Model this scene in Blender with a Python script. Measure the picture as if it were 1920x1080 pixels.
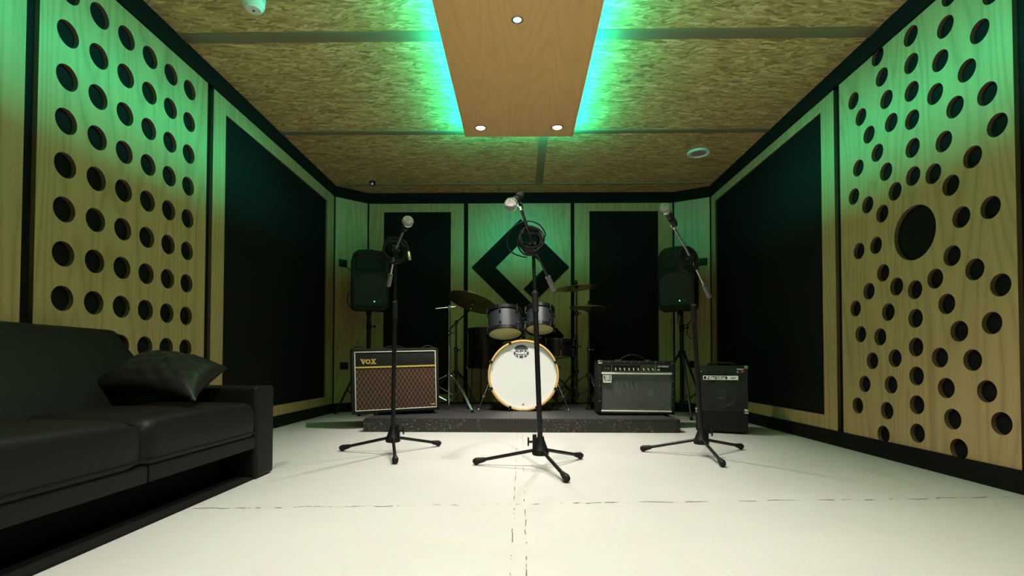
import bpy, bmesh, math, random
from math import sin, cos, pi, radians, hypot, atan2
from mathutils import Vector, Matrix, Euler
random.seed(7)
for o in list(bpy.data.objects): bpy.data.objects.remove(o)
SC = bpy.context.scene
COL = SC.collection

# ------------------------------------------------------------------ camera
cd = bpy.data.cameras.new('camera'); cam = bpy.data.objects.new('camera', cd); COL.objects.link(cam)
cd.sensor_width = 36; cd.lens = 36*964/1920; cd.shift_y = 118/1920; cd.clip_start = .02
_yaw, _pit, _rol = radians(.94), radians(1.36), radians(.08)
_fw = Vector((-sin(_yaw)*cos(_pit), cos(_yaw)*cos(_pit), sin(_pit)))
_rt = Vector((cos(_yaw), sin(_yaw), 0)); _up = _rt.cross(_fw)
_r2 = _rt*cos(_rol)+_up*sin(_rol); _u2 = _up*cos(_rol)-_rt*sin(_rol)
_m = Matrix((_r2, _u2, -_fw)).transposed().to_4x4(); _m.translation = (0, 0, .5)
cam.matrix_world = _m
SC.camera = cam
# ------------------------------------------------------------------ world, exposure
w = bpy.data.worlds.new('world'); SC.world = w; w.use_nodes = True
w.node_tree.nodes['Background'].inputs[0].default_value = (.01, .01, .01, 1)
SC.view_settings.view_transform = 'Standard'; SC.view_settings.look = 'None'
SC.view_settings.gamma = 1; SC.view_settings.use_curve_mapping = False
SC.view_settings.exposure = 0.0
# light levels of the room's own lamps
WARM_W = 185; WARM_COL = (1, .875, .79)
GREEN_COL = (0.0, 1.0, .62)
LED_WALL_W = 11      # per metre, strip edge facing the walls
LED_CEIL_W = 8.5      # per metre, strip facing the ceiling boards
# room dimensions (metres, floor z = 0, camera at origin looking +Y)
XL, XR, YB, YF, H = -1.89, 1.93, 5.40, -1.8, 2.30
ZC, ZB = 2.19, .09    # underside of cornice, top of baseboard
PT = .02              # wood panel thickness
CHL, CHR = (-1.62, 5.16), (1.61, 5.22)  # chamfer: (x on back wall, y on side wall)

# ------------------------------------------------------------------ materials
MATS = {}
def mat(name, col, rough=.5, metal=0, emit=None, estr=0, spec=.5, coat=0, bump=None, sheen=0):
    if name in MATS: return MATS[name]
    m = bpy.data.materials.new(name); m.use_nodes = True
    nt = m.node_tree; b = nt.nodes['Principled BSDF']
    b.inputs['Base Color'].default_value = (*col, 1)
    b.inputs['Roughness'].default_value = rough; b.inputs['Metallic'].default_value = metal
    b.inputs['Specular IOR Level'].default_value = spec; b.inputs['Coat Weight'].default_value = coat
    if emit:
        b.inputs['Emission Color'].default_value = (*emit, 1); b.inputs['Emission Strength'].default_value = estr
        m.cycles.emission_sampling = 'NONE'
    # slight procedural variation so that nothing is dead flat
    tc = nt.nodes.new('ShaderNodeTexCoord'); n = nt.nodes.new('ShaderNodeTexNoise')
    sc, st = bump if bump else (60, .04)
    n.inputs['Scale'].default_value = sc; n.inputs['Detail'].default_value = 4
    nt.links.new(tc.outputs['Object'], n.inputs['Vector'])
    bp = nt.nodes.new('ShaderNodeBump'); bp.inputs['Strength'].default_value = st; bp.inputs['Distance'].default_value = .01
    nt.links.new(n.outputs['Fac'], bp.inputs['Height']); nt.links.new(bp.outputs[0], b.inputs['Normal'])
    MATS[name] = m
    return m
class NT:
    def __init__(s, m): s.nt = m.node_tree; s.b = s.nt.nodes['Principled BSDF']
    def n(s, t, **k):
        x = s.nt.nodes.new(t)
        for a, v in k.items(): setattr(x, a, v)
        return x
    def l(s, a, b): s.nt.links.new(a, b)
    def math(s, op, a, b=None, c=None, clamp=False):
        x = s.n('ShaderNodeMath', operation=op); x.use_clamp = clamp
        for i, v in enumerate((a, b, c)):
            if v is None: continue
            if isinstance(v, (int, float)): x.inputs[i].default_value = v
            else: s.l(v, x.inputs[i])
        return x.outputs[0]
    def mapping(s, vec, scale, rot=(0, 0, 0), loc=(0, 0, 0)):
        x = s.n('ShaderNodeMapping'); x.inputs['Scale'].default_value = scale
        x.inputs['Rotation'].default_value = rot; x.inputs['Location'].default_value = loc
        s.l(vec, x.inputs['Vector']); return x.outputs[0]
    def noise(s, vec, scale, detail=3, rough=.5, dist=0):
        x = s.n('ShaderNodeTexNoise'); x.inputs['Scale'].default_value = scale
        x.inputs['Detail'].default_value = detail; x.inputs['Roughness'].default_value = rough; x.inputs['Distortion'].default_value = dist
        s.l(vec, x.inputs['Vector']); return x
    def ramp(s, f, stops):
        x = s.n('ShaderNodeValToRGB'); e = x.color_ramp.elements
        while len(e) < len(stops): e.new(.5)
        for i, (p, c) in enumerate(stops): e[i].position = p; e[i].color = (*c, 1) if len(c) == 3 else c
        s.l(f, x.inputs[0]); return x.outputs[0]
    def mix(s, f, a, b, mode='MIX'):
        x = s.n('ShaderNodeMix', data_type='RGBA', blend_type=mode)
        for i, v in ((0, f), (6, a), (7, b)):
            if isinstance(v, (int, float)): x.inputs[i].default_value = v
            elif isinstance(v, tuple): x.inputs[i].default_value = (*v, 1)
            else: s.l(v, x.inputs[i])
        return x.outputs[2]
    def bump(s, h, st, d=.01):
        x = s.n('ShaderNodeBump'); x.inputs['Strength'].default_value = st; x.inputs['Distance'].default_value = d
        s.l(h, x.inputs['Height']); s.l(x.outputs[0], s.b.inputs['Normal'])

def wood(name, light, dark, along='z', rough=.45, contrast=1.0, loc=(0, 0, 0)):
    m = mat(name, light, rough); k = NT(m)
    tc = k.n('ShaderNodeTexCoord').outputs['Object']
    sc = (1, 1, .10) if along == 'z' else (1, .10, 1)
    p = k.mapping(tc, sc, loc=loc)
    n1 = k.noise(p, 3.2, 1.5, .4)
    rings = k.math('PINGPONG', k.math('MULTIPLY', n1.outputs['Fac'], 22), .5)
    rings = k.math('MULTIPLY', rings, 2)
    sc2 = (1, 1, .02) if along == 'z' else (1, .02, 1)
    fine = k.noise(k.mapping(tc, sc2), 170, 3, .6).outputs['Fac']
    med = k.noise(k.mapping(tc, sc2), 30, 2, .6).outputs['Fac']
    f = k.math('ADD', k.math('MULTIPLY', k.math('POWER', rings, 2.2), .5), k.math('MULTIPLY', fine, .55))
    f = k.math('ADD', f, k.math('MULTIPLY', k.math('SUBTRACT', med, .5), .6))
    f = k.math('MULTIPLY_ADD', k.math('SUBTRACT', f, .45), contrast, .45, clamp=True)
    c = k.ramp(f, [(0.1, light), (.55, tuple(.6*a+.4*b for a, b in zip(light, dark))), (1, dark)])
    blot = k.noise(tc, 1.3, 2).outputs['Fac']
    c = k.mix(k.math('MULTIPLY', blot, .35), c, tuple(.75*a for a in light))
    k.l(c, k.b.inputs['Base Color']); k.bump(fine, .06, .002)
    return m

def osb(name):
    m = mat(name, (.5, .4, .2), .6); k = NT(m)
    tc = k.n('ShaderNodeTexCoord').outputs['Object']
    warp = k.noise(tc, 5, 2)
    add = k.n('ShaderNodeVectorMath', operation='MULTIPLY_ADD')
    k.l(warp.outputs['Color'], add.inputs[0]); add.inputs[1].default_value = (.035, .035, 0); k.l(tc, add.inputs[2])
    v = add.outputs[0]
    cols = []; hs = []
    for i, (rot, sx, sy) in enumerate([(.15, 15, 70), (-.35, 19, 80), (.45, 21, 85), (-.12, 14, 70)]):
        mp = k.mapping(k.mapping(v, (1, 1, 1), (0, 0, rot)), (sx, sy, 1), loc=(i*3.1, i*1.7, 0))
        vo = k.n('ShaderNodeTexVoronoi'); vo.inputs['Scale'].default_value = 1; k.l(mp, vo.inputs['Vector'])
        sep = k.n('ShaderNodeSeparateColor'); k.l(vo.outputs['Color'], sep.inputs[0])
        cols.append((sep.outputs[0], sep.outputs[1], vo.outputs['Distance']))
    base = cols[0][0]; height = cols[0][1]
    for i in range(1, 4):
        sel = k.math('GREATER_THAN', cols[i][1], .60)
        mx = k.n('ShaderNodeMix', data_type='FLOAT'); k.l(sel, mx.inputs[0]); k.l(base, mx.inputs[2]); k.l(cols[i][0], mx.inputs[3]); base = mx.outputs[0]
    fib = k.noise(k.mapping(v, (12, 160, 1)), 1, 3, .6).outputs['Fac']
    f = k.math('ADD', k.math('MULTIPLY', base, .80), k.math('MULTIPLY', fib, .26))
    c = k.ramp(f, [(.0, (.10, .055, .02)), (.14, (.30, .19, .075)), (.42, (.50, .34, .14)), (.75, (.64, .45, .20)), (1, (.90, .70, .38))])
    knot = k.noise(tc, 9, 3, .7).outputs['Fac']
    kf = k.math('MULTIPLY', k.math('GREATER_THAN', knot, .70), .55)
    c = k.mix(kf, c, (.22, .10, .035))
    for rot, sx, sy, thr, colr, amt in ((.28, 17, 95, .62, (.98, .80, .46), .75), (-.35, 14, 90, .66, (.95, .74, .40), .7), (-.6, 26, 130, .80, (.07, .035, .012), .85), (.2, 22, 120, .82, (.10, .05, .02), .8)):
        vo = k.n('ShaderNodeTexVoronoi'); vo.inputs['Scale'].default_value = 1; k.l(k.mapping(k.mapping(v, (1, 1, 1), (0, 0, rot)), (sx, sy, 1), loc=(rot*9, sx, 0)), vo.inputs['Vector'])
        sp_ = k.n('ShaderNodeSeparateColor'); k.l(vo.outputs['Color'], sp_.inputs[0])
        mk = k.math('MULTIPLY', k.math('GREATER_THAN', sp_.outputs[2], thr), k.math('LESS_THAN', vo.outputs['Distance'], .33))
        c = k.mix(k.math('MULTIPLY', mk, amt), c, colr)
    red = k.noise(tc, 1.7, 2).outputs['Fac']
    c = k.mix(k.math('MULTIPLY', red, .5), c, k.mix(1.0, c, (1, .82, .62), 'MULTIPLY'))
    k.l(c, k.b.inputs['Base Color']); k.bump(f, .35, .004)
    return m

def floor_mat():
    m = mat('painted_concrete', (.74, .73, .67), .42); k = NT(m)
    geo = k.n('ShaderNodeNewGeometry').outputs['Position']
    sep = k.n('ShaderNodeSeparateXYZ'); k.l(geo, sep.inputs[0]); X, Y = sep.outputs[0], sep.outputs[1]
    wob = k.math('SUBTRACT', k.noise(geo, 5, 4, .65).outputs['Fac'], .5)
    frag = k.noise(geo, 14, 4, .7).outputs['Fac']
    def crack(coord_expr, width, thr):
        d = k.math('ABSOLUTE', coord_expr)
        inside = k.math('LESS_THAN', d, width)
        return k.math('MULTIPLY', inside, k.math('GREATER_THAN', frag, thr))
    # cross crack  y = 1.86 + .045 x
    e1 = k.math('SUBTRACT', k.math('SUBTRACT', Y, k.math('MULTIPLY', X, .075)), 1.838)
    e1w = k.math('ADD', e1, k.math('MULTIPLY', wob, .07))
    c1 = crack(e1w, .0045, .50)
    xl = k.math('ADD', k.math('ADD', X, .022), k.math('MULTIPLY', wob, .02))
    xr = k.math('ADD', k.math('SUBTRACT', X, .016), k.math('MULTIPLY', wob, .02))
    c2 = crack(xl, .0016, .52); c3 = crack(xr, .0016, .53)
    cr = k.math('MAXIMUM', c1, k.math('MAXIMUM', c2, c3))
    # shallow groove around the joints
    g = k.math('MAXIMUM', k.math('LESS_THAN', k.math('ABSOLUTE', e1w), .012), k.math('LESS_THAN', k.math('ABSOLUTE', k.math('ADD', X, .003)), .02))
    stain = k.math('GREATER_THAN', k.noise(k.mapping(geo, (1, 2.2, 1)), 2.1, 5, .62).outputs['Fac'], .66)
    c = k.ramp(k.noise(geo, 1.6, 5, .6).outputs['Fac'], [(.3, (.475, .47, .475)), (.7, (.52, .515, .52))])
    c = k.mix(k.math('MULTIPLY', stain, .35), c, (.62, .55, .38))
    c = k.mix(k.math('MULTIPLY', g, .10), c, (.5, .47, .38))
    c = k.mix(k.math('MULTIPLY', cr, .85), c, (.09, .08, .06))
    chip = k.math('GREATER_THAN', k.noise(geo, 38, 2, .5).outputs['Fac'], .80)
    c = k.mix(k.math('MULTIPLY', chip, .5), c, (.35, .31, .22))
    k.l(c, k.b.inputs['Base Color'])
    hgt = k.math('ADD', k.math('MULTIPLY', k.noise(geo, 30, 5, .6).outputs['Fac'], 1), k.math('MULTIPLY', k.math('ADD', g, cr), -.6))
    k.bump(hgt, .22, .006)
    return m

M = {}
M['oak'] = wood('oak_veneer', (.54, .335, .17), (.29, .175, .082), 'z')
M['cherry'] = wood('ceiling_veneer', (1.0, .60, .27), (.84, .44, .18), 'y', .4, .8)
M['edge'] = mat('board_edge', (.13, .075, .04), .7)
M['osb'] = osb('osb_board')
M['floor'] = floor_mat()
M['blackpaint'] = mat('black_paint', (.009, .0085, .0085), .8, spec=.08)
M['blackcloth'] = mat('black_cloth', (.013, .012, .0125), 1, spec=0, bump=(300, .2))
M['strip'] = mat('jointing_strip', (.22, .20, .12), .6)
M['blackmetal'] = mat('black_metal', (.006, .006, .006), .32, .0, spec=.3)
M['rubber'] = mat('black_rubber', (.007, .007, .007), .6, spec=.25)
M['chrome'] = mat('chrome', (.75, .76, .78), .12, 1)
M['darkchrome'] = mat('dark_chrome', (.10, .10, .11), .2, 1)
M['steel'] = mat('dull_steel', (.35, .35, .33), .35, 1)
M['leather'] = mat('black_leather', (.006, .006, .0055), .5, spec=.12, bump=(220, .10))
M['underside'] = mat('dark_lining', (.008, .008, .008), .9, spec=.1)
M['tolex'] = mat('black_tolex', (.010, .010, .011), .5, spec=.25, bump=(500, .35))
M['white'] = mat('white_plastic', (.8, .8, .78), .35)
M['plastic'] = mat('black_plastic', (.006, .007, .007), .45, spec=.18)
M['gold'] = mat('gold_trim', (.85, .62, .18), .3, .6)
M['whitepipe'] = mat('white_piping', (.75, .73, .68), .5)
M['drumshell'] = mat('black_drum_shell', (.030, .034, .045), .42, .35)
M['hoopblack'] = mat('black_hoop', (.01, .01, .011), .25, .3)
M['maple'] = mat('maple_hoop', (.72, .44, .16), .35)
M['cymbal'] = mat('bronze', (.42, .33, .17), .3, 1)
M['cable'] = mat('cable_rubber', (.006, .006, .006), .45, spec=.2)
M['label'] = mat('badge_white', (.93, .93, .93), .5)
M['badgeblue'] = mat('badge_navy', (.045, .055, .085), .5)
M['led_blue'] = mat('power_light', (.1, .5, .5), .3, emit=(.2, 1, .8), estr=1.5)

# ------------------------------------------------------------------ mesh helpers
class MB:
    def __init__(s): s.bm = bmesh.new(); s.mi = 0
    def _merge(s, b, M4=None):
        if M4 is not None: b.transform(M4)
        me = bpy.data.meshes.new('t'); 
        for f in b.faces: f.material_index = s.mi
        b.to_mesh(me); b.free(); s.bm.from_mesh(me); bpy.data.meshes.remove(me)
        return s
    def box(s, lo, hi, bev=0, seg=2, rot=None, piv=None):
        b = bmesh.new(); bmesh.ops.create_cube(b, size=1)
        c = [(a+d)/2 for a, d in zip(lo, hi)]; z = [abs(d-a) for a, d in zip(lo, hi)]
        b.transform(Matrix.Diagonal((*z, 1)))
        if bev: bmesh.ops.bevel(b, geom=b.edges[:], offset=min(bev, min(z)*.49), segments=seg, profile=.6, affect='EDGES')
        mm = Matrix.Translation(c)
        if rot: 
            p = Vector(piv) if piv else Vector(c)
            mm = Matrix.Translation(p) @ Euler(rot).to_matrix().to_4x4() @ Matrix.Translation(-p) @ mm
        return s._merge(b, mm)
    def cyl(s, p0, p1, r0, r1=None, n=20, cap=True, bev=0):
        p0, p1 = Vector(p0), Vector(p1); r1 = r0 if r1 is None else r1; d = p1-p0
        b = bmesh.new(); bmesh.ops.create_cone(b, cap_ends=cap, segments=n, radius1=r0, radius2=r1, depth=d.length)
        if bev: bmesh.ops.bevel(b, geom=[e for e in b.edges if len(e.link_faces) == 2 and any(len(f.verts) > 4 for f in e.link_faces)], offset=bev, segments=2, affect='EDGES')
        return s._merge(b, Matrix.Translation((p0+p1)/2) @ d.to_track_quat('Z', 'Y').to_matrix().to_4x4())
    def sph(s, c, r, n=16, sc=(1, 1, 1), quat=None):
        b = bmesh.new(); bmesh.ops.create_uvsphere(b, u_segments=n*2, v_segments=n, radius=r)
        mm = Matrix.Translation(c)
        if quat: mm = mm @ quat.to_matrix().to_4x4()
        return s._merge(b, mm @ Matrix.Diagonal((*sc, 1)))
    def lathe(s, prof, M4=None, n=48, close=False):
        # prof: (radius, height) list, revolved about Z
        b = bmesh.new(); rings = []
        for r, z in prof:
            if r < 1e-6: rings.append([b.verts.new((0, 0, z))])
            else: rings.append([b.verts.new((r*cos(2*pi*i/n), r*sin(2*pi*i/n), z)) for i in range(n)])
        pr = list(zip(rings, rings[1:]))
        if close: pr.append((rings[-1], rings[0]))
        for a, c in pr:
            for i in range(n):
                j = (i+1) % n
                q = [a[i] if len(a) > 1 else a[0], a[j] if len(a) > 1 else None, c[j] if len(c) > 1 else c[0], c[i] if len(c) > 1 else None]
                q = [v for v in q if v is not None]
                if len(q) > 2: b.faces.new(q)
        bmesh.ops.recalc_face_normals(b, faces=b.faces[:])
        return s._merge(b, M4)
    def tube(s, pts, r, n=10, cyclic=False, cap=True):
        pts = [Vector(p) for p in pts]; N = len(pts); b = bmesh.new(); rings = []
        nrm = None
        for i, p in enumerate(pts):
            a = pts[i-1] if (i > 0 or cyclic) else p; c = pts[(i+1) % N] if (i < N-1 or cyclic) else p
            t = (c-a).normalized()
            if nrm is None:
                nrm = t.orthogonal().normalized()
            nrm = (nrm-t*nrm.dot(t)).normalized(); bi = t.cross(nrm)
            rr = r[i] if isinstance(r, (list, tuple)) else r
            rings.append([b.verts.new(p+(nrm*cos(2*pi*k/n)+bi*sin(2*pi*k/n))*rr) for k in range(n)])
        for i in range(N if cyclic else N-1):
            a, c = rings[i], rings[(i+1) % N]
            for k in range(n): b.faces.new((a[k], a[(k+1) % n], c[(k+1) % n], c[k]))
        if cap and not cyclic: b.faces.new(rings[0][::-1]); b.faces.new(rings[-1])
        return s._merge(b)
    def prism(s, poly, d, M4=None, bev=0):
        # poly in local XY, extruded from z=0 to z=d
        b = bmesh.new(); v = [b.verts.new((x, y, 0)) for x, y in poly]; f = b.faces.new(v)
        r = bmesh.ops.extrude_face_region(b, geom=[f]); bmesh.ops.translate(b, vec=(0, 0, d), verts=[e for e in r['geom'] if isinstance(e, bmesh.types.BMVert)])
        bmesh.ops.recalc_face_normals(b, faces=b.faces[:])
        if bev: bmesh.ops.bevel(b, geom=b.edges[:], offset=bev, segments=2, affect='EDGES')
        return s._merge(b, M4)
    def build(s, name, m, parent=None, ang=35, smooth=True):
        me = bpy.data.meshes.new(name); s.bm.to_mesh(me); s.bm.free()
        for x in (m if isinstance(m, (list, tuple)) else [m]): me.materials.append(M[x] if isinstance(x, str) else x)
        if smooth:
            me.polygons.foreach_set('use_smooth', [True]*len(me.polygons)); me.set_sharp_from_angle(angle=radians(ang))
        o = bpy.data.objects.new(name, me); COL.objects.link(o)
        if parent: o.parent = parent
        return o
def tag(o, label=None, cat=None, group=None, kind=None):
    if label: o['label'] = label
    if cat: o['category'] = cat
    if group: o['group'] = group
    if kind: o['kind'] = kind
    return o
def struct(o): o['kind'] = 'structure'; return o
def empty(name, loc, rot=(0, 0, 0), label=None, cat=None, group=None):
    o = bpy.data.objects.new(name, None); COL.objects.link(o); o.location = loc; o.rotation_euler = rot
    o.empty_display_size = .05
    return tag(o, label, cat, group)
def copy_tree(o, parent=None):
    c = o.copy(); COL.objects.link(c); c.parent = parent
    for ch in list(o.children): copy_tree(ch, c)
    return c
def AX(origin, x, y, z):
    m = Matrix((Vector(x), Vector(y), Vector(z))).transposed().to_4x4(); m.translation = origin; return m
def aim(p0, d):
    m = Vector(d).to_track_quat('Z', 'Y').to_matrix().to_4x4(); m.translation = p0; return m
def holed_board(name, outline, holes, th, mats, M4, parent=None):
    """flat board in local XY with round/rect holes cut right through, thickness th towards +Z; edges get material 2"""
    cu = bpy.data.curves.new('c', 'CURVE'); cu.dimensions = '2D'; cu.fill_mode = 'BOTH'; cu.extrude = th/2
    for poly in [outline]+holes:
        sp = cu.splines.new('POLY'); sp.points.add(len(poly)-1)
        for p, q in zip(sp.points, poly): p.co = (*q, 0, 1)
        sp.use_cyclic_u = True
    t = bpy.data.objects.new('t', cu); COL.objects.link(t)
    dg = bpy.context.evaluated_depsgraph_get(); me = bpy.data.meshes.new_from_object(t.evaluated_get(dg))
    bpy.data.objects.remove(t); bpy.data.curves.remove(cu)
    me.transform(M4 @ Matrix.Translation((0, 0, th/2))); me.name = name
    nz = (M4.to_3x3() @ Vector((0, 0, 1))).normalized()
    me.materials.clear()
    for x in mats: me.materials.append(M[x])
    me.update()
    for p in me.polygons: p.material_index = 0 if abs(p.normal.dot(nz)) > .7 else 1
    if M4.to_3x3().determinant() < 0: me.flip_normals()
    o = bpy.data.objects.new(name, me); COL.objects.link(o)
    if parent: o.parent = parent
    return o
def circ(x, y, r, n=40): return [(x+r*cos(2*pi*i/n), y+r*sin(2*pi*i/n)) for i in range(n)]
def rect(x0, y0, x1, y1): return [(x0, y0), (x1, y0), (x1, y1), (x0, y1)]
def text(name, s, size, M4, m, parent=None, ext=.001, bold=0, shear=0, align='CENTER', sx=1):
    cu = bpy.data.curves.new('f', 'FONT'); cu.body = s; cu.size = size; cu.extrude = ext; cu.offset = bold; cu.shear = shear
    cu.align_x = align; cu.align_y = 'CENTER'; cu.resolution_u = 4
    t = bpy.data.objects.new('t', cu); COL.objects.link(t)
    dg = bpy.context.evaluated_depsgraph_get(); me = bpy.data.meshes.new_from_object(t.evaluated_get(dg))
    bpy.data.objects.remove(t); bpy.data.curves.remove(cu)
    me.transform(M4 @ Matrix.Diagonal((sx, 1, 1, 1))); me.name = name; me.materials.clear(); me.materials.append(M[m])
    o = bpy.data.objects.new(name, me); COL.objects.link(o); o.parent = parent
    return o
FRONT = lambda x, y, z: AX((x, y, z), (1, 0, 0), (0, 0, 1), (0, -1, 0))   # local XY on a surface facing -Y
def bez(p0, p1, p2, p3, n=16):
    p0, p1, p2, p3 = map(Vector, (p0, p1, p2, p3))
    return [p0*(1-t)**3+p1*3*t*(1-t)**2+p2*3*t*t*(1-t)+p3*t**3 for t in [i/n for i in range(n+1)]]

# ------------------------------------------------------------------ room shell
W = .12
struct(MB().box((XL-W, YF-W, -.1), (XR+W, YB+W, 0)).build('floor', 'floor', smooth=False))
struct(MB().box((XL-W, YF-W, H), (XR+W, YB+W, H+.1)).build('ceiling', 'osb', smooth=False))
struct(MB().box((XL-W, YF, 0), (XL-PT-.002, YB, H)).build('wall_left', 'blackcloth', smooth=False))
struct(MB().box((XR+PT+.002, YF, 0), (XR+W, YB, H)).build('wall_right', 'blackcloth', smooth=False))
struct(MB().box((XL-W, YB+PT+.002, 0), (XR+W, YB+W, H)).build('wall_back', 'blackcloth', smooth=False))
struct(MB().box((XL-W, YF-W, 0), (XR+W, YF, H)).build('wall_rear', 'oak', smooth=False))
# black board wedges filling the two chamfered corners
wl = MB(); wl.prism([(XL-PT, CHL[1]+.0), (CHL[0], YB+PT), (XL-PT, YB+PT)], H, Matrix.Translation((0, 0, 0))); struct(wl.build('wall_corner_left', 'blackcloth', smooth=False))
wr = MB(); wr.prism([(XR+PT, CHR[1]), (XR+PT, YB+PT), (CHR[0], YB+PT)], H); struct(wr.build('wall_corner_right', 'blackcloth', smooth=False))
# cornice and baseboard follow the walls round the chamfers
def band(z0, z1, t, name):
    path = [(XL, YF), (XL, CHL[1]), (CHL[0], YB), (CHR[0], YB), (XR, CHR[1]), (XR, YF)]
    names = ['left', 'corner_left', 'back', 'corner_right', 'right']
    inner = [(XL+t, YF), (XL+t, CHL[1]-t*.4), (CHL[0]+t*.4, YB-t), (CHR[0]-t*.4, YB-t), (XR-t, CHR[1]-t*.4), (XR-t, YF)]
    for i, nm in enumerate(names):
        p = [path[i], path[i+1], inner[i+1], inner[i]]
        b = MB(); b.prism(p, z1-z0, Matrix.Translation((0, 0, z0))); struct(b.build(name+'_'+nm, 'blackpaint', smooth=False))
band(ZC, H, .014, 'trim_cornice')
band(0, ZB, .014, 'baseboard')
# jointing strips on the OSB ceiling
def jstrip(i, lo, hi): struct(MB().box(lo, hi, .0015).build('trim_%d' % i, 'strip'))
jstrip(1, (XL+.014, 2.735, H-.006), (XR-.014, 2.82, H))
jstrip(2, (XL+.014, 3.925, H-.006), (XR-.014, 3.985, H))
jstrip(3, (-1.80, 5.105, H-.006), (1.84, 5.14, H))
jstrip(4, (.148, 3.985, H-.005), (.218, 5.105, H))
jstrip(5, (XL+.014, 1.57, H-.006), (XR-.014, 1.64, H))
jstrip(6, (XL+.014, .39, H-.006), (XR-.014, .46, H))

# ------------------------------------------------------------------ acoustic panels
ZP0, ZP1 = ZB-.03, ZC+.03
LWALL = AX((XL-PT, 0, 0), (0, 1, 0), (0, 0, 1), (1, 0, 0))      # local (x,y) = (Y,Z), faces +X
RWALL = AX((XR+PT, 0, 0), (0, -1, 0), (0, 0, 1), (-1, 0, 0))    # local x = -Y, faces -X
o = holed_board('wood_panel', rect(-1.78, ZP0, 1.905, ZP1), [], PT, ('oak', 'edge'), LWALL)
tag(o, 'plain oak wall panel at the left edge, behind the near part of the sofa', 'wall panel')
o = holed_board('perforated_panel', rect(1.958, ZP0, 3.038, ZP1), [circ(2.085+.157*i, .211+.1845*j, .0525) for i in range(6) for j in range(11)], PT, ('oak', 'edge'), LWALL)
tag(o, 'oak wall panel with a regular grid of round holes on the left wall', 'wall panel')
def framed(name, M4, x0, x1, ox0, ox1, oz0, oz1, label, cat='wall panel'):
    e = empty(name, M4 @ Vector(((x0+x1)/2, 0, 0)), label=label, cat=cat)
    off = Matrix.Translation(-e.location)
    holed_board('frame', rect(x0, ZP0, x1, ZP1), [rect(ox0, oz0, ox1, oz1)], PT, ('oak', 'edge'), off @ M4, e)
    b = MB(); b.box((ox0+.001, oz0+.001, .0005), (ox1-.001, oz1-.001, .006)); b.bm.transform(off @ M4)
    b.build('fabric_infill', 'blackcloth', e, smooth=False)
    return e
framed('fabric_panel', LWALL, 3.10, CHL[1]-.012, 3.232, 4.957, .170, 2.09, 'large black fabric panel in an oak frame on the left wall')
# right wall: holes radiate from one big hole
cy, cz = -2.54, 1.142
holes = [circ(cy, cz, .134, 64)]
rad = {0: [.28, .42, .561, .702, .842, .98], 13: [.63, .772, .913, 1.045], 26.5: [.275, .415, .557, .70, .845, .985], 40.5: [.625], 54: [.27, .41, .553], 90: [.27, .41]}
for a, rs in rad.items():
    for r in rs:
        for sx in ((1,) if a == 0 else (1, -1)):
            for sz in ((1,) if a == 90 else (1, -1)):
                holes.append(circ(cy+sx*r*sin(radians(a)), cz+sz*r*cos(radians(a)), .0465, 32))
o = holed_board('perforated_panel', rect(-3.112, ZP0, -2.02, ZP1), holes, PT, ('oak', 'edge'), RWALL)
tag(o, 'oak wall panel with round holes radiating from one large hole, on the right wall', 'wall panel')
o = holed_board('wood_panel', rect(-1.955, ZP0, 1.78, ZP1), [], PT, ('oak', 'edge'), RWALL)
tag(o, 'plain oak wall panel nearest the camera on the right wall', 'wall panel')
framed('fabric_panel', RWALL, -(CHR[1]-.012), -3.168, -5.10, -3.305, .175, 2.115, 'large black fabric panel in an oak frame on the right wall')
BWALL = FRONT(0, YB+PT, 0)
framed('fabric_panel', BWALL, CHL[0]+.012, -.600, -1.45, -.737, .17, 2.10, 'tall black fabric panel left of the diamond on the back wall')
framed('fabric_panel', BWALL, .568, CHR[0]-.012, .725, 1.448, .17, 2.104, 'tall black fabric panel right of the diamond on the back wall')
o = holed_board('wood_panel', rect(-.555, ZP0, .529, ZP1), [], PT, ('oak', 'edge'), BWALL)
tag(o, 'oak wall panel in the middle of the back wall, behind the diamond emblem', 'wall panel')
# chamfer panels
for nm, A, B, lab in (('wood_panel', (XL, CHL[1]), (CHL[0], YB), 'narrow oak corner panel behind the left loudspeaker'), ('wood_panel', (CHR[0], YB), (XR, CHR[1]), 'narrow oak corner panel behind the right loudspeaker')):
    A, B = Vector((*A, 0)), Vector((*B, 0)); d = (B-A); L = d.length; d.normalize(); n = Vector((d.y, -d.x, 0))
    if n.y > 0: n = -n
    o = holed_board(nm, rect(.008, ZP0, L-.008, ZP1), [], PT, ('oak', 'edge'), AX(A-n*PT+n*.006, d, (0, 0, 1), n))
    tag(o, lab, 'wall panel')
# diamond emblem
ec = (-.001, 1.508)
poly = [(0, .512), (.515, 0), (.158, -.354), (.032, -.228), (.262, 0), (0, .262), (-.262, 0), (.462, -.722), (.336, -.850), (-.515, 0)]
b = MB(); b.prism([(x+ec[0], z+ec[1]) for x, z in poly], .012, FRONT(0, YB-.001, 0)); 
tag(b.build('diamond_emblem', 'blackpaint', smooth=False), 'large black angular diamond emblem on the back wall behind the drums', 'wall emblem')

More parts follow.
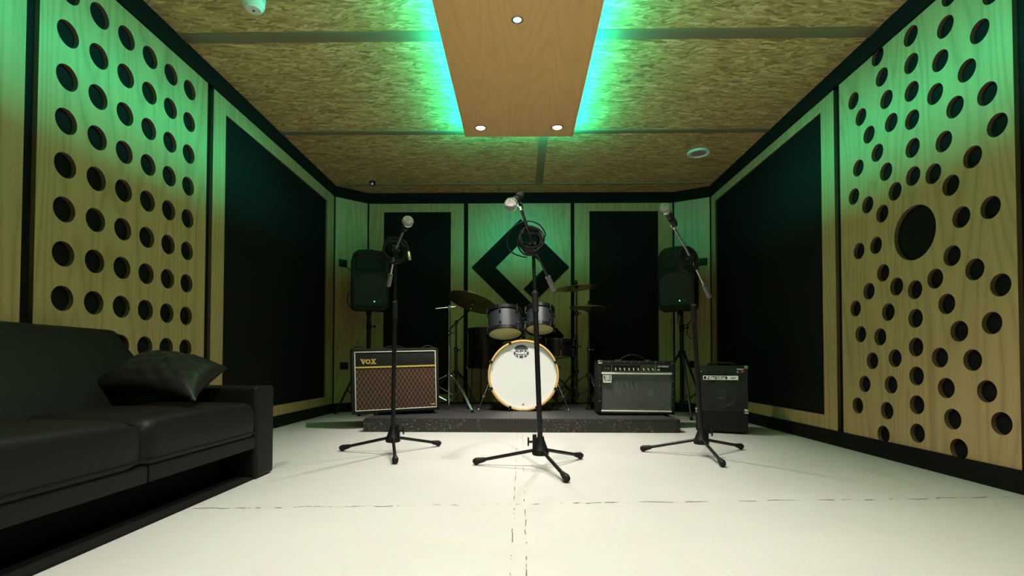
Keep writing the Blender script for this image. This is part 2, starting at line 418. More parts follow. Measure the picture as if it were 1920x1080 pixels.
# ------------------------------------------------------------------ hanging wood ceiling panel with its lamps
PX0, PX1, PY1, PZ = -.415, .390, 3.80, 2.19
e = empty('ceiling_panel', (0, 3.0, PZ), label='long wooden ceiling panel glowing green at its edges', cat='ceiling panel')
MB().box((PX0, YF+.3-3.0, 0), (PX1, PY1-3.0, .018), .001).build('board', 'cherry', e)
b = MB()
for y in (-1.2, .4, 2.0, 3.4):
    for x in (-.2, .2): b.box((x-.02, y-3.0-.02, .018), (x+.02, y-3.0+.02, H-PZ), 0)
b.build('hanger', 'blackpaint', e)
def led(name, p0, p1, out, label):
    """LED tape in an aluminium channel lying on top of the panel; lights the ceiling boards and, over the panel edge, the walls"""
    p0, p1, out = Vector(p0), Vector(p1), Vector(out); L = (p1-p0).length; c = (p0+p1)/2; d = (p1-p0).normalized()
    e = empty(name, c, label=label, cat='light strip', group='green light strips on the ceiling panel')
    Mx = AX((0, 0, 0), d, out, d.cross(out)) if d.cross(out).z > 0 else AX((0, 0, 0), -d, out, (-d).cross(out))
    b = MB(); b.box((-L/2, -.012, .0), (L/2, -.002, LEDZ[1]-c.z+.006)); b.bm.transform(Mx); b.build('channel', 'steel', e)
    def area(nm, off, direction, power, sx, spread=180):
        ld = bpy.data.lights.new(nm, 'AREA'); ld.shape = 'RECTANGLE'; ld.size = L; ld.size_y = sx
        ld.energy = power*max(L, .5); ld.color = GREEN_COL; ld.spread = radians(spread)
        lo = bpy.data.objects.new(nm, ld); COL.objects.link(lo); lo.parent = e
        z = -Vector(direction).normalized(); x = d; y = z.cross(x)
        mm = AX(off, x, y, z); lo.matrix_local = mm
    area('wall_wash', out*.002+Vector((0, 0, (LEDZ[0]+LEDZ[1])/2-c.z)), (out.x, out.y, -.66), LED_WALL_W*(.85 if abs(out.y) > .6 else 1), LEDZ[1]-LEDZ[0], 72)
    area('ceiling_wash', out*.078+Vector((0, 0, .008)), (out.x*.6, out.y*.6, 1), LED_CEIL_W, .01)
LEDZ = (2.222, 2.252)
IN = .085
dg_ = .7071
led('added_corner_fill', (PX0+IN-.004, PY1-IN-.03, PZ+.018), (PX0+IN+.026, PY1-IN, PZ+.018), (-dg_, dg_, 0), 'added short green fill light across the far left corner of the ceiling panel')  # corner pair is added to throw green onto the chamfered corners
led('added_corner_fill', (PX1-IN+.004, PY1-IN-.03, PZ+.018), (PX1-IN-.026, PY1-IN, PZ+.018), (dg_, dg_, 0), 'added short green fill light across the far right corner of the ceiling panel')
led('led_strip', (PX0+IN, YF+.5, PZ+.018), (PX0+IN, PY1-IN, PZ+.018), (-1, 0, 0), 'green light strip along the left edge of the ceiling panel')
led('led_strip', (PX1-IN, YF+.5, PZ+.018), (PX1-IN, PY1-IN, PZ+.018), (1, 0, 0), 'green light strip along the right edge of the ceiling panel')
led('led_strip', (PX0+IN, PY1-IN, PZ+.018), (PX1-IN, PY1-IN, PZ+.018), (0, 1, 0), 'green light strip along the far end of the ceiling panel')

M['lens_warm'] = mat('warm_lens', (.8, .8, .8), .3, emit=(1, .86, .62), estr=40)
M['lens_green'] = mat('green_lens', (.6, .8, .7), .3, emit=(.12, 1, .55), estr=26)
def downlight(x, y, warm, label):
    e = empty('downlight', (x, y, PZ), label=label, cat='ceiling light', group='downlights in the ceiling panel')
    r = .034 if warm else .021
    b = MB(); b.lathe([(r+.008, 0), (r+.008, -.003), (r+.001, -.005), (r-.002, -.002), (r-.002, 0)], n=32); b.build('trim_ring', 'steel', e)
    b = MB(); b.lathe([(0, -.0045), (r*.6, -.004), (r-.001, -.0015), (r-.001, 0)], n=32); b.build('lens', 'lens_warm' if warm else 'lens_green', e)
    if warm:
        ld = bpy.data.lights.new('lamp', 'SPOT'); ld.energy = WARM_W*(.3 if y < 0 else 1.0 if y > 3 else 1.0); ld.color = WARM_COL; ld.spot_size = radians(94 if y > 3 else 116); ld.spot_blend = 1; ld.shadow_soft_size = .018
    else:
        ld = bpy.data.lights.new('lamp', 'SPOT'); ld.energy = 1.5; ld.color = GREEN_COL; ld.spot_size = radians(120); ld.spot_blend = 1; ld.shadow_soft_size = .015
    lo = bpy.data.objects.new('lamp', ld); COL.objects.link(lo); lo.parent = e; lo.location = (0, 0, -.012)
for y, lab in ((3.65, 'far'), (1.45, 'middle'), (-.99, 'near')):
    for x, s in ((-.288, 'left'), (.262, 'right')):
        l = 'bright warm white downlight at the far end of the wooden ceiling panel, %s of two' % s if lab == 'far' else 'warm downlight in the ceiling panel above the %s, %s one' % ('camera' if lab == 'middle' else 'back of the room', s)
        downlight(x, y, True, l)
downlight(-.017, 2.49, False, 'small green downlight in the middle of the wooden ceiling panel')

# smoke alarm, sounder, camera on the ceiling
e = empty('smoke_detector', (-1.315, 2.47, H), label='white two-tier smoke detector on the ceiling near the left wall', cat='smoke detector')
b = MB(); b.lathe([(0, 0), (.052, 0), (.054, -.006), (.053, -.014), (.046, -.018), (.040, -.020), (0, -.020)]); b.build('base', 'white', e)
b = MB(); b.lathe([(0, -.021), (.042, -.021), (.050, -.026), (.051, -.040), (.047, -.050), (.041, -.054), (.040, -.060), (.034, -.066), (0, -.067)]); b.build('sensor_head', 'white', e)
b = MB(); b.lathe([(0, -.0672), (.006, -.0672), (.005, -.069), (0, -.069)]); b.build('indicator', 'blackpaint', e)
e = empty('ceiling_sounder', (1.515, 4.36, H), label='round white disc fitting on the ceiling near the right wall', cat='ceiling fitting')
b = MB(); b.lathe([(0, 0), (.088, 0), (.093, -.006), (.093, -.016), (.086, -.020), (.072, -.018), (.070, -.012), (0, -.012)]); b.build('rim', 'white', e)
b = MB(); b.lathe([(0, -.015), (.045, -.0155), (.060, -.014), (.060, -.012), (0, -.012)]); b.build('grille', mat('grey_plastic', (.35, .36, .33), .5), e)
e = empty('security_camera', (-1.47, 5.04, H), label='tiny dome camera with a violet lens on the ceiling at the back left', cat='camera')
b = MB(); b.lathe([(0, 0), (.028, 0), (.030, -.010), (.028, -.022), (.020, -.040), (0, -.046)]); b.build('housing', 'plastic', e)
b = MB(); b.sph((.003, -.023, -.030), .014, 10); b.build('lens', mat('violet_lens', (.45, .2, .5), .15, emit=(.5, .2, .55), estr=.25), e)

# ------------------------------------------------------------------ drum riser
def riser_mat():
    m = mat('scuffed_black_board', (.02, .02, .02), .5); k = NT(m)
    tc = k.n('ShaderNodeTexCoord').outputs['Object']
    sep = k.n('ShaderNodeSeparateXYZ'); k.l(tc, sep.inputs[0])
    a = k.noise(k.mapping(tc, (1, 1, 1.3)), 48, 8, .8).outputs['Fac']; bmask = k.noise(tc, 4.5, 3, .6).outputs['Fac']
    scuff = k.math('MULTIPLY', k.math('GREATER_THAN', a, .565), k.math('GREATER_THAN', bmask, .50))
    fr = k.math('MULTIPLY', k.noise(tc, 160, 2).outputs['Fac'], .8)
    c = k.mix(k.math('MULTIPLY', k.math('MULTIPLY', scuff, fr), k.math('LESS_THAN', sep.outputs[1], .004)), k.ramp(a, [(.3, (.014, .013, .012)), (.8, (.035, .032, .029))]), (.5, .47, .43))
    k.l(c, k.b.inputs['Base Color']); k.bump(a, .3, .004); return m
M['riserboard'] = riser_mat()
M['ribmat'] = mat('ribbed_rubber', (.035, .035, .036), .5)
e = empty('drum_riser', (0, 3.72, 0), label='low black scuffed platform under the drum kit', cat='stage platform')
pf = [(-1.138, 0), (1.11, 0), (1.14, .012), (1.158, .035), (1.165, .07), (1.165, 1.45), (-1.138, 1.45)]
b = MB(); b.prism(pf, .092, None, .003); b.build('platform', 'riserboard', e)
b = MB(); b.box((-1.13, .004, .092), (1.10, 1.44, .0965))
x = -1.126
while x < 1.095: b.box((x, .006, .0965), (x+.010, 1.44, .1)); x += .0205
b.build('ribbed_mat', 'ribmat', e, smooth=False)
RZ = .10

# ------------------------------------------------------------------ amplifiers
def diamond_cloth():
    m = mat('diamond_grille_cloth', (.08, .03, .02), .8); k = NT(m)
    tc = k.n('ShaderNodeTexCoord').outputs['Object']; sep = k.n('ShaderNodeSeparateXYZ'); k.l(tc, sep.inputs[0])
    u = k.math('DIVIDE', sep.outputs[0], .0325); v = k.math('DIVIDE', sep.outputs[2], .052)
    def line(s): 
        f = k.math('ABSOLUTE', k.math('SUBTRACT', k.math('FRACT', k.math('ADD', s, 50)), .5)); return k.math('LESS_THAN', f, .055)
    l = k.math('MAXIMUM', line(k.math('ADD', u, v)), line(k.math('SUBTRACT', u, v)))
    fr = k.noise(tc, 900, 1).outputs['Fac']
    base = k.mix(fr, (.022, .006, .004), (.045, .012, .008))
    c = k.mix(k.math('MULTIPLY', l, .75), base, (.26, .16, .09)); k.l(c, k.b.inputs['Base Color']); k.bump(fr, .3, .001); return m
M['diamond'] = diamond_cloth()
def grille_mat(name, col, alpha, sc):
    m = mat(name, col, .7); k = NT(m); tc = k.n('ShaderNodeTexCoord').outputs['Object']; sep = k.n('ShaderNodeSeparateXYZ'); k.l(tc, sep.inputs[0])
    a = k.math('SINE', k.math('MULTIPLY', sep.outputs[0], sc)); c2 = k.math('SINE', k.math('MULTIPLY', sep.outputs[2], sc))
    f = k.math('MULTIPLY_ADD', k.math('MULTIPLY', a, c2), .5, .5)
    sp = k.noise(tc, 260, 2, .7).outputs['Fac']
    f = k.math('ADD', k.math('MULTIPLY', f, .5), k.math('MULTIPLY', sp, .6), clamp=True)
    c = k.mix(f, tuple(x*.35 for x in col), tuple(min(1, x*2.0) for x in col)); k.l(c, k.b.inputs['Base Color'])
    k.b.inputs['Alpha'].default_value = alpha; return m
M['silvergrille'] = grille_mat('silver_grille_cloth', (.10, .10, .10), .66, 1500)
M['hgrille'] = grille_mat('black_grille_cloth', (.012, .012, .012), .5, 1400)

# brown diamond combo, turned towards the right
W_, D_, H_ = .665, .25, .497
ya = radians(20)
fl = Vector((-1.268, 3.872)); cx = fl.x+cos(ya)*W_/2-sin(ya)*D_/2; cyy = fl.y+sin(ya)*W_/2+cos(ya)*D_/2
e = empty('guitar_amplifier', (cx, cyy, RZ), (0, radians(-1.6), ya), 'brown diamond-cloth guitar combo with gold letters, left end of the platform', 'guitar amplifier')
z0 = .018; f = -D_/2
b = MB()
t = .022
b.box((-W_/2, f, z0), (-W_/2+t, D_/2, z0+H_), .006); b.box((W_/2-t, f, z0), (W_/2, D_/2, z0+H_), .006)
b.box((-W_/2, f, z0), (W_/2, D_/2, z0+t), .006); b.box((-W_/2, f, z0+H_-t), (W_/2, D_/2, z0+H_), .006)
b.box((-W_/2+.005, f+.03, z0+.01), (W_/2-.005, D_/2-.004, z0+H_-.01))
b.build('cabinet', 'tolex', e)
b = MB()
for q in ((-W_/2+t, z0+t, -W_/2+t+.007, z0+H_-t), (W_/2-t-.007, z0+t, W_/2-t, z0+H_-t), (-W_/2+t, z0+t, W_/2-t, z0+t+.007), (-W_/2+t, z0+H_-t-.007, W_/2-t, z0+H_-t)):
    b.box((q[0], f-.002, q[1]), (q[2], f+.006, q[3]), .002)
b.build('white_piping', 'whitepipe', e)
zg = z0+t+(H_-2*t)*.735
b = MB(); b.box((-W_/2+t+.006, f+.003, zg), (W_/2-t-.006, f+.03, z0+H_-t-.006), .002); b.build('upper_panel', 'tolex', e)
b = MB(); b.box((-W_/2+t+.006, f-.001, zg-.006), (W_/2-t-.006, f+.008, zg+.006), .002); b.build('gold_strip', 'gold', e)
b = MB(); b.box((-W_/2+t+.006, f+.004, z0+t+.006), (W_/2-t-.006, f+.03, zg-.006)); b.build('grille_cloth', 'diamond', e, smooth=False)
bd = empty('badge', (-.21, f+.003, zg+.043)); bd.parent = e
bd['label'] = 'gold VOX lettering'
def poly_letters(parent):
    S = .040
    def pr(poly): 
        b = MB(); b.prism([(x*S, y*S) for x, y in poly], .004, FRONT(0, 0, 0)); b.build('letter', 'gold', parent, smooth=False)
    pr([(-1.48, .5), (-.86, .5), (-.86, .36), (-.98, .36), (-.80, -.12), (-.66, .30), (-.80, .30), (-.80, .44), (-.36, .44), (-.36, .30), (-.48, .30), (-.76, -.5), (-.96, -.5), (-1.32, .36), (-1.48, .36)])
    b = MB(); b.lathe([(.23*S, 0), (.46*S, 0), (.46*S, .004), (.23*S, .004)], FRONT(.0, 0, 0), 32, close=True); b.build('letter', 'gold', parent)
    pr([(.50, .5), (.98, .5), (.98, .36), (.90, .36), (1.02, .17), (1.14, .36), (1.06, .36), (1.06, .5), (1.48, .5), (1.48, .36), (1.38, .36), (1.13, .02), (1.42, -.36), (1.54, -.36), (1.54, -.5), (1.02, -.5), (1.02, -.36), (1.12, -.36), (.98, -.16), (.84, -.36), (.94, -.36), (.94, -.5), (.46, -.5), (.46, -.36), (.56, -.36), (.86, .02), (.62, .36), (.50, .36)])
poly_letters(bd)
b = MB(); b.box((W_/2-t-.045, f+.001, z0+t+.022), (W_/2-t-.014, f+.006, z0+t+.032), .001); b.build('model_plate', 'gold', e)
def strap(x, wd, z, parent, ht=.018, m='tolex'):
    b = MB(); b.tube(bez((x-wd/2, 0, z+.004), (x-wd/4, 0, z+ht*1.3), (x+wd/4, 0, z+ht*1.3), (x+wd/2, 0, z+.004)), .005, 8)
    h = b.build('handle', m, parent)
    for s in (-1, 1):
        b = MB(); b.box((x+s*wd/2-.014, -.012, z-.001), (x+s*wd/2+.014, .012, z+.008), .003); b.build('handle_cap', 'darkchrome', h)
for x in (-.275, 0, .27): strap(x, .085 if x else .15, z0+H_, e)
for sx in (-1, 1):
    for sy in (-1, 1):
        b = MB(); b.cyl((sx*(W_/2-.05), sy*(D_/2-.04), z0+.002), (sx*(W_/2-.05), sy*(D_/2-.04), .0), .016, .013); b.build('foot', 'rubber', e)

# studded black combo with silver front
W_, D_, H_ = .586, .24, .412
e = empty('guitar_amplifier', (.893, 3.98+D_/2, RZ), (0, radians(.5), 0), 'black studded guitar combo with knobs and a white square badge, right end of the platform', 'guitar amplifier')
f = -D_/2; z0 = .008; zt = z0+H_; t = .024
b = MB()
b.box((-W_/2, f, z0), (-W_/2+t, D_/2, zt), .005); b.box((W_/2-t, f, z0), (W_/2, D_/2, zt), .005)
b.box((-W_/2, f, z0), (W_/2, D_/2, z0+t-.002), .005); b.box((-W_/2, f, zt-.028), (W_/2, D_/2, zt), .005)
b.box((-W_/2+.006, f+.09, z0+.006), (W_/2-.006, D_/2-.004, zt-.006))
b.build('cabinet', 'tolex', e)
X = lambda c: -W_/2+(c-80)*.000535*W_/.5885
Z = lambda c: zt-(c-135)*.000535
M['panelblk'] = mat('control_panel_black', (.012, .013, .015), .45, spec=.25)
M['panelgrn'] = mat('control_panel_olive', (.05, .055, .02), .4)
b = MB(); b.box((X(125), f+.006, Z(298)), (X(1135), f+.03, Z(192))); cp = b.build('control_panel', 'panelblk', e, smooth=False)
b = MB(); b.box((X(685), f+.0045, Z(293)), (X(903), f+.008, Z(197))); b.build('olive_section', 'panelgrn', cp, smooth=False)
b = MB(); b.box((X(125), f+.003, Z(301)), (X(1135), f+.008, Z(295)), 0); b.box((X(903), f+.003, Z(298)), (X(909), f+.008, Z(192))); b.box((X(125), f+.003, Z(196)), (X(1135), f+.008, Z(192))); b.box((X(265), f+.003, Z(298)), (X(269), f+.008, Z(205))); b.build('panel_line', mat('panel_line', (.25, .26, .25), .4), cp, smooth=False)
for c in (176, 222):
    b = MB(); b.lathe([(.0035, 0), (.0075, 0), (.0075, .004), (.0035, .004)], FRONT(X(c), f+.006, Z(250)), 20, close=True); b.build('input_jack', 'chrome', cp)
b = MB(); b.box((X(932), f-.001, Z(278)), (X(962), f+.008, Z(252)), .001); b.build('power_switch', mat('grey_switch', (.4, .38, .42), .4), cp)
b = MB(); b.box((X(1060), f+.001, Z(275)), (X(1095), f+.008, Z(255)), .001); b.build('standby_switch', 'rubber', cp)
M['knobwhite'] = mat('knob_pointer', (.75, .75, .70), .4)
for i, c in enumerate((322, 385, 449, 514, 580, 645, 722, 790, 855)):
    b = MB(); b.lathe([(0, .020), (.0065, .020), (.0075, .018), (.0085, .003), (.0125, .002), (.0125, 0), (0, 0)], FRONT(X(c), f+.006, Z(258)), 24); kb = b.build('knob', 'plastic', cp)
    a = radians([8, 14, 10, 5, 8, 14, 25, 30, 40][i]); mm = FRONT(X(c), f-.015, Z(258)) @ Matrix.Rotation(a, 4, 'Z')
    b = MB(); b.box((-.0035, -.011, 0), (.0035, .009, .002), .0008); b.bm.transform(mm); b.build('pointer', 'knobwhite', kb)
for za, zb in ((332, 309), (874, 851)):
    b = MB(); b.box((X(122), f-.001, Z(za)), (X(1137), f+.012, Z(zb)), .003); b.build('silver_strip', mat('silver_strip', (.95, .95, .93), .25, .25), e)
b = MB(); b.box((X(125), f+.010, Z(852)), (X(1135), f+.013, Z(332))); b.build('grille_cloth', 'silvergrille', e, smooth=False)
M['cone'] = mat('speaker_cone', (.02, .02, .02), .6); M['dustcap'] = mat('silver_dust_cap', (.85, .88, .86), .45, .1)
for c in (385, 870):
    b = MB(); b.lathe([(.115, 0), (.105, .004), (.095, 0), (.03, -.045), (0, -.045)], FRONT(X(c), f+.035, Z(600)), 40); s_ = b.build('speaker_cone', 'cone', e)
    b = MB(); b.lathe([(.030, -.03), (.024, -.014), (.012, -.006), (0, -.004)], FRONT(X(c), f+.035, Z(600)), 24); b.build('dust_cap', 'dustcap', s_)
bd = MB(); bd.box((X(136), f+.002, Z(464)), (X(276), f+.010, Z(340)), .002); bd = bd.build('badge', 'rubber', e)
b = MB()
mmb = FRONT(X(206), f+.002, Z(382)); wv = X(270)-X(142); hh = .040
def ring(b, x0, y0, x1, y1, t, d=.0025):
    b.box((x0, y0, 0), (x1, y0+t, d)); b.box((x0, y1-t, 0), (x1, y1, d)); b.box((x0, y0, 0), (x0+t, y1, d)); b.box((x1-t, y0, 0), (x1, y1, d))
ring(b, -wv/2, -hh/2, wv/2, hh/2, .0055); b.box((-wv/2+.012, .003, 0), (wv/2-.012, .011, .0025)); b.box((-wv/2+.012, -.010, 0), (wv/2-.012, -.002, .0025)); b.box((-wv/2+.012, -.010, 0), (-wv/2+.019, .011, .0025)); b.box((wv/2-.017, -.010, 0), (wv/2-.010, .011, .0025))
b.bm.transform(mmb); b.build('emblem', 'label', bd, smooth=False)
text('lettering', 'Roland', .0235, FRONT(X(206), f+.001, Z(440)), 'label', bd, .001, .0012, sx=.98)
text('lettering', 'JAZZ CHORUS-55', .0135, FRONT(X(1012), f+.004, Z(216)), 'label', cp, .0005, .0006, .2, sx=.78)
# studs along all four edges
b = MB(); b.sph((0, 0, 0), .0035, 6, (1, .6, 1)); st = b.build('stud', 'chrome', e); first = True
for xx, zz in [(c, 156) for c in (228, 338, 450, 558, 670, 788, 900, 1015)]+[(c, 885) for c in (222, 332, 442, 555, 668, 780, 897, 1010)]+[(100, c) for c in (287, 395, 502, 610, 720)]+[(1152, c) for c in (312, 425, 538, 653, 765)]:
    s = st if first else st.copy()
    if not first: COL.objects.link(s); s.parent = e
    first = False; s.location = (X(xx), f-.001, Z(zz))
for sx in (-1, 1):
    b = MB(); b.box((sx*W_/2-.004 if sx < 0 else W_/2-.030, f-.002, zt-.026), (-W_/2+.030 if sx < 0 else W_/2+.002, f+.03, zt+.002), .004); b.build('corner_guard', 'darkchrome' if sx > 0 else 'chrome', e)
b = MB(); b.tube(bez((X(430), 0, zt+.004), (X(540), 0, zt+.062), (X(690), 0, zt+.062), (X(820), 0, zt+.004), 20), .004, 8); hd = b.build('handle', 'tolex', e)
for c in (400, 840):
    b = MB(); b.box((X(c)-.020, -.014, zt-.001), (X(c)+.020, .014, zt+.007), .003); b.build('handle_cap', 'steel', hd)
for sx in (-1, 1):
    for sy in (-1, 1):
        b = MB(); b.cyl((sx*(W_/2-.05), sy*(D_/2-.04), z0+.002), (sx*(W_/2-.05), sy*(D_/2-.04), 0), .012); b.build('foot', 'rubber', e)

# kick-back bass combo on the floor at the right
ya = radians(-22); W_ = .345
e = empty('bass_amplifier', (1.430, 3.690, 0), (0, 0, ya), 'small black wedge-shaped bass combo on the floor right of the platform', 'bass amplifier')
P0, P1 = Vector((0, .162)), Vector((.055, .478))     # (depth, height) of crease and top of the tilted face
b = MB(); prof = [(.025, .012), (.30, .012), (.30, .484), (.056, .484), (-.004, .166), (.0, .155)]
b.prism(prof, W_, AX((-W_/2, 0, 0), (0, 1, 0), (0, 0, 1), (1, 0, 0)), .004); b.build('cabinet', 'tolex', e)
tl = (P1-P0); Lf = tl.length; tl.normalize()
fc = AX((0, P0.x-.006, P0.y), (1, 0, 0), (0, tl.x, tl.y), (0, -tl.y, tl.x))   # local x right, y up the face, z outwards
def onf(b): b.bm.transform(fc); return b
b = MB(); ring(b, -W_/2, .0, W_/2, Lf, .012, .012); onf(b).build('front_rim', 'tolex', e, smooth=False)
b = MB(); b.box((-W_/2+.011, .004, .009), (W_/2-.011, Lf-.062, .0105)); onf(b).build('grille_cloth', 'hgrille', e, smooth=False)
b = MB(); b.box((-W_/2+.011, .004, .0005), (W_/2-.011, Lf-.062, .002)); onf(b).build('baffle', 'blackpaint', e, smooth=False)
b = MB(); b.lathe([(.098, .003), (.094, .0075), (.088, .003), (.070, .0042), (.040, .0025), (.038, .0022)], Matrix.Translation((.0, .122, 0)), 48); s_ = onf(b).build('speaker_cone', mat('dark_alu_cone', (.12, .125, .125), .3, .9), e)
b = MB(); b.lathe([(.038, .0022), (.030, .006), (.016, .0078), (0, .0082)], Matrix.Translation((.0, .122, 0)), 32); onf(b).build('dust_cap', mat('alu_cap', (.45, .46, .46), .16, 1), s_)
b = MB(); b.box((-W_/2+.012, Lf-.060, .0), (W_/2-.012, Lf-.013, .011)); cp = onf(b).build('control_panel', 'panelblk', e, smooth=False)
for i, x in enumerate((-.085, -.05, -.015, .02, .055)):
    b = MB(); b.cyl((x, Lf-.040, .011), (x, Lf-.040, .022), .009, .007, 18); onf(b).build('knob', 'rubber', cp)
for x, z_ in ((-.135, -.040), (.108, -.042)):
    b = MB(); b.lathe([(.0025, 0), (.0055, 0), (.0055, .004), (.0025, .004)], Matrix.Translation((x, Lf+z_, .011)), 16, close=True); onf(b).build('input_jack', 'chrome', cp)
b = MB(); b.box((.128, Lf-.046, .011), (.150, Lf-.032, .015), .001); onf(b).build('power_switch', mat('red_switch', (.35, .03, .05), .4), cp)
text('lettering', 'KICKBACK', .011, fc @ Matrix.Translation((.125, Lf-.022, .0112)), 'label', cp, .0003, .0003, sx=.8)
b = MB(); b.box((-.122, Lf-.100, .012), (.112, Lf-.070, .016), .004); bd = onf(b).build('badge', 'label', e)
b = MB(); b.box((-.117, Lf-.0955, .016), (.040, Lf-.0745, .0168), .001); onf(b).build('black_field', 'blackpaint', bd)
text('lettering', 'Hartke', .029, fc @ Matrix.Translation((-.038, Lf-.0855, .0172)), 'label', bd, .0004, .0005, .15, sx=1.6)
text('lettering', 'A35', .016, fc @ Matrix.Translation((.077, Lf-.0855, .0164)), 'badgeblue', bd, .0003, .0006, .15, sx=1.3)
for sx in (-1, 1):
    b = MB(); b.box((sx*W_/2-.003 if sx < 0 else W_/2-.026, -.014, .0), (-W_/2+.026 if sx < 0 else W_/2+.003, .016, .016), .003); onf(b).build('corner_guard', 'chrome', e)
    b = MB(); b.box((sx*W_/2-.003 if sx < 0 else W_/2-.022, Lf-.018, -.02), (-W_/2+.022 if sx < 0 else W_/2+.003, Lf+.004, .015), .003); onf(b).build('corner_guard', 'steel', e)
    for y in (.06, .26):
        b = MB(); b.cyl((sx*(W_/2-.04), y, .014), (sx*(W_/2-.04), y, 0), .012); b.build('foot', 'rubber', e)
b = MB(); b.tube([(-.10, .17, .484), (-.08, .17, .499), (0, .17, .503), (.08, .17, .499), (.10, .17, .484)], .008, 8); b.build('handle', 'rubber', e)

# ------------------------------------------------------------------ sofa
SX = -1.13; SY0, SY1 = .17, 2.35
e = empty('sofa', (-1.5, 1.26, 0), label='long low black leather sofa along the left wall', cat='sofa')
def S(lo, hi, bev, name, m='leather', seg=4):
    b = MB(); b.box((lo[0]+1.5, lo[1]-1.26, lo[2]), (hi[0]+1.5, hi[1]-1.26, hi[2]), bev, seg); return b.build(name, m, e)
for y0, y1 in ((SY1-.16, SY1), (SY0, SY0+.16)):
    S((-1.84, y0, .004), (SX, y1, .398), .018, 'armrest')
def cushion(y0, y1, name):
    # seat cushion with rounded nose and slightly crowned top
    b = bmesh.new(); nx, ny = 14, 20; x0, x1, z0, z1 = -1.66, SX+.002, .187, .326
    prof = [(x0, z0), (x0, z1-.004)]+[(x0+(x1-.035-x0)*t, z1+.006*sin(pi*t)) for t in (.15, .3, .45, .6, .75, .9, 1)]+[(x1-.035+.035*sin(a), z1-.035+.035*cos(a)) for a in [radians(v) for v in (15, 30, 45, 60, 75, 90)]]+[(x1+.002, .25), (x1, z0+.012), (x1-.010, z0)]
    rows = []
    for j in range(ny+1):
        t = j/ny; y = y0+(y1-y0)*t; edge = min(t, 1-t)*(y1-y0); r = .014; k_ = 0 if edge > r else r-math.sqrt(max(0, r*r-(r-edge)**2))
        puff = .010*sin(pi*t)**.5
        rows.append([b.verts.new((px_+1.5-(k_ if i > 8 else 0), y-1.26, pz+(puff-k_ if 1 <= i <= 12 else 0))) for i, (px_, pz) in enumerate(prof)])
    for a, c in zip(rows, rows[1:]):
        for i in range(len(prof)-1): b.faces.new((a[i], c[i], c[i+1], a[i+1]))
        b.faces.new((a[-1], c[-1], c[0], a[0]))
    b.faces.new(rows[0][::-1]); b.faces.new(rows[-1]); bmesh.ops.recalc_face_normals(b, faces=b.faces[:])
    q = MB(); q._merge(b); return q.build(name, 'leather', e, 60)
cushion(1.532, SY1-.162, 'seat_cushion'); cushion(SY0+.162, 1.530, 'seat_cushion')
# piping seam under each cushion front, front rail, inner deck, floor rail widened to a dark shade sheet
b = MB()
for y0, y1 in ((1.54, SY1-.17), (SY0+.17, 1.52)): b.tube([(SX+1.5+.003, y0-1.26, .204), (SX+1.5+.003, (y0+y1)/2-1.26, .204), (SX+1.5+.003, y1-1.26, .204)], .0022, 6)
b.build('seam', 'leather', e)
S((-1.20, 1.562, .134), (SX-.004, SY1-.16, .187), .006, 'front_rail'); S((-1.20, SY0+.16, .134), (SX-.004, 1.556, .187), .006, 'front_rail')
S((-1.80, SY0+.16, .15), (-1.20, SY1-.16, .186), .002, 'seat_deck', 'underside')
S((-1.30, SY0+.16, .0), (-1.285, SY1-.16, .15), .0, 'lining', 'underside')
S((-1.285, SY0+.16, 0), (SX-.012, SY1-.16, .012), .003, 'floor_rail_shade', 'underside')  # low front bar, widened into a dark sheet standing in for under-seat shade
# backrest : leaning wedge
def backrest(y0, y1):
    b = bmesh.new(); prof = [(-1.50, .30), (-1.545, .40), (-1.63, .53), (-1.688, .615), (-1.705, .632), (-1.73, .638), (-1.80, .632), (-1.845, .60), (-1.85, .30)]
    ny = 24; rows = []
    for j in range(ny+1):
        t = j/ny; y = y0+(y1-y0)*t; ed = min(t, 1-t)*(y1-y0); r = .03; k_ = 0 if ed > r else r-math.sqrt(max(0, r*r-(r-ed)**2))
        cxp, czp = -1.72, .45
        rows.append([b.verts.new((x+1.5+(k_*.6 if x < cxp else -k_*.6)+ (.010*sin(pi*t) if x > -1.7 else 0), y-1.26, z-(k_*.6 if z > .55 else 0))) for x, z in prof])
    for a, c in zip(rows, rows[1:]):
        for i in range(len(prof)-1): b.faces.new((a[i], c[i], c[i+1], a[i+1]))
        b.faces.new((a[-1], c[-1], c[0], a[0]))
    b.faces.new(rows[0][::-1]); b.faces.new(rows[-1]); bmesh.ops.recalc_face_normals(b, faces=b.faces[:])
    q = MB(); q._merge(b); return q.build('backrest', 'leather', e, 60)
backrest(1.26, 2.165); backrest(.35, 1.258)

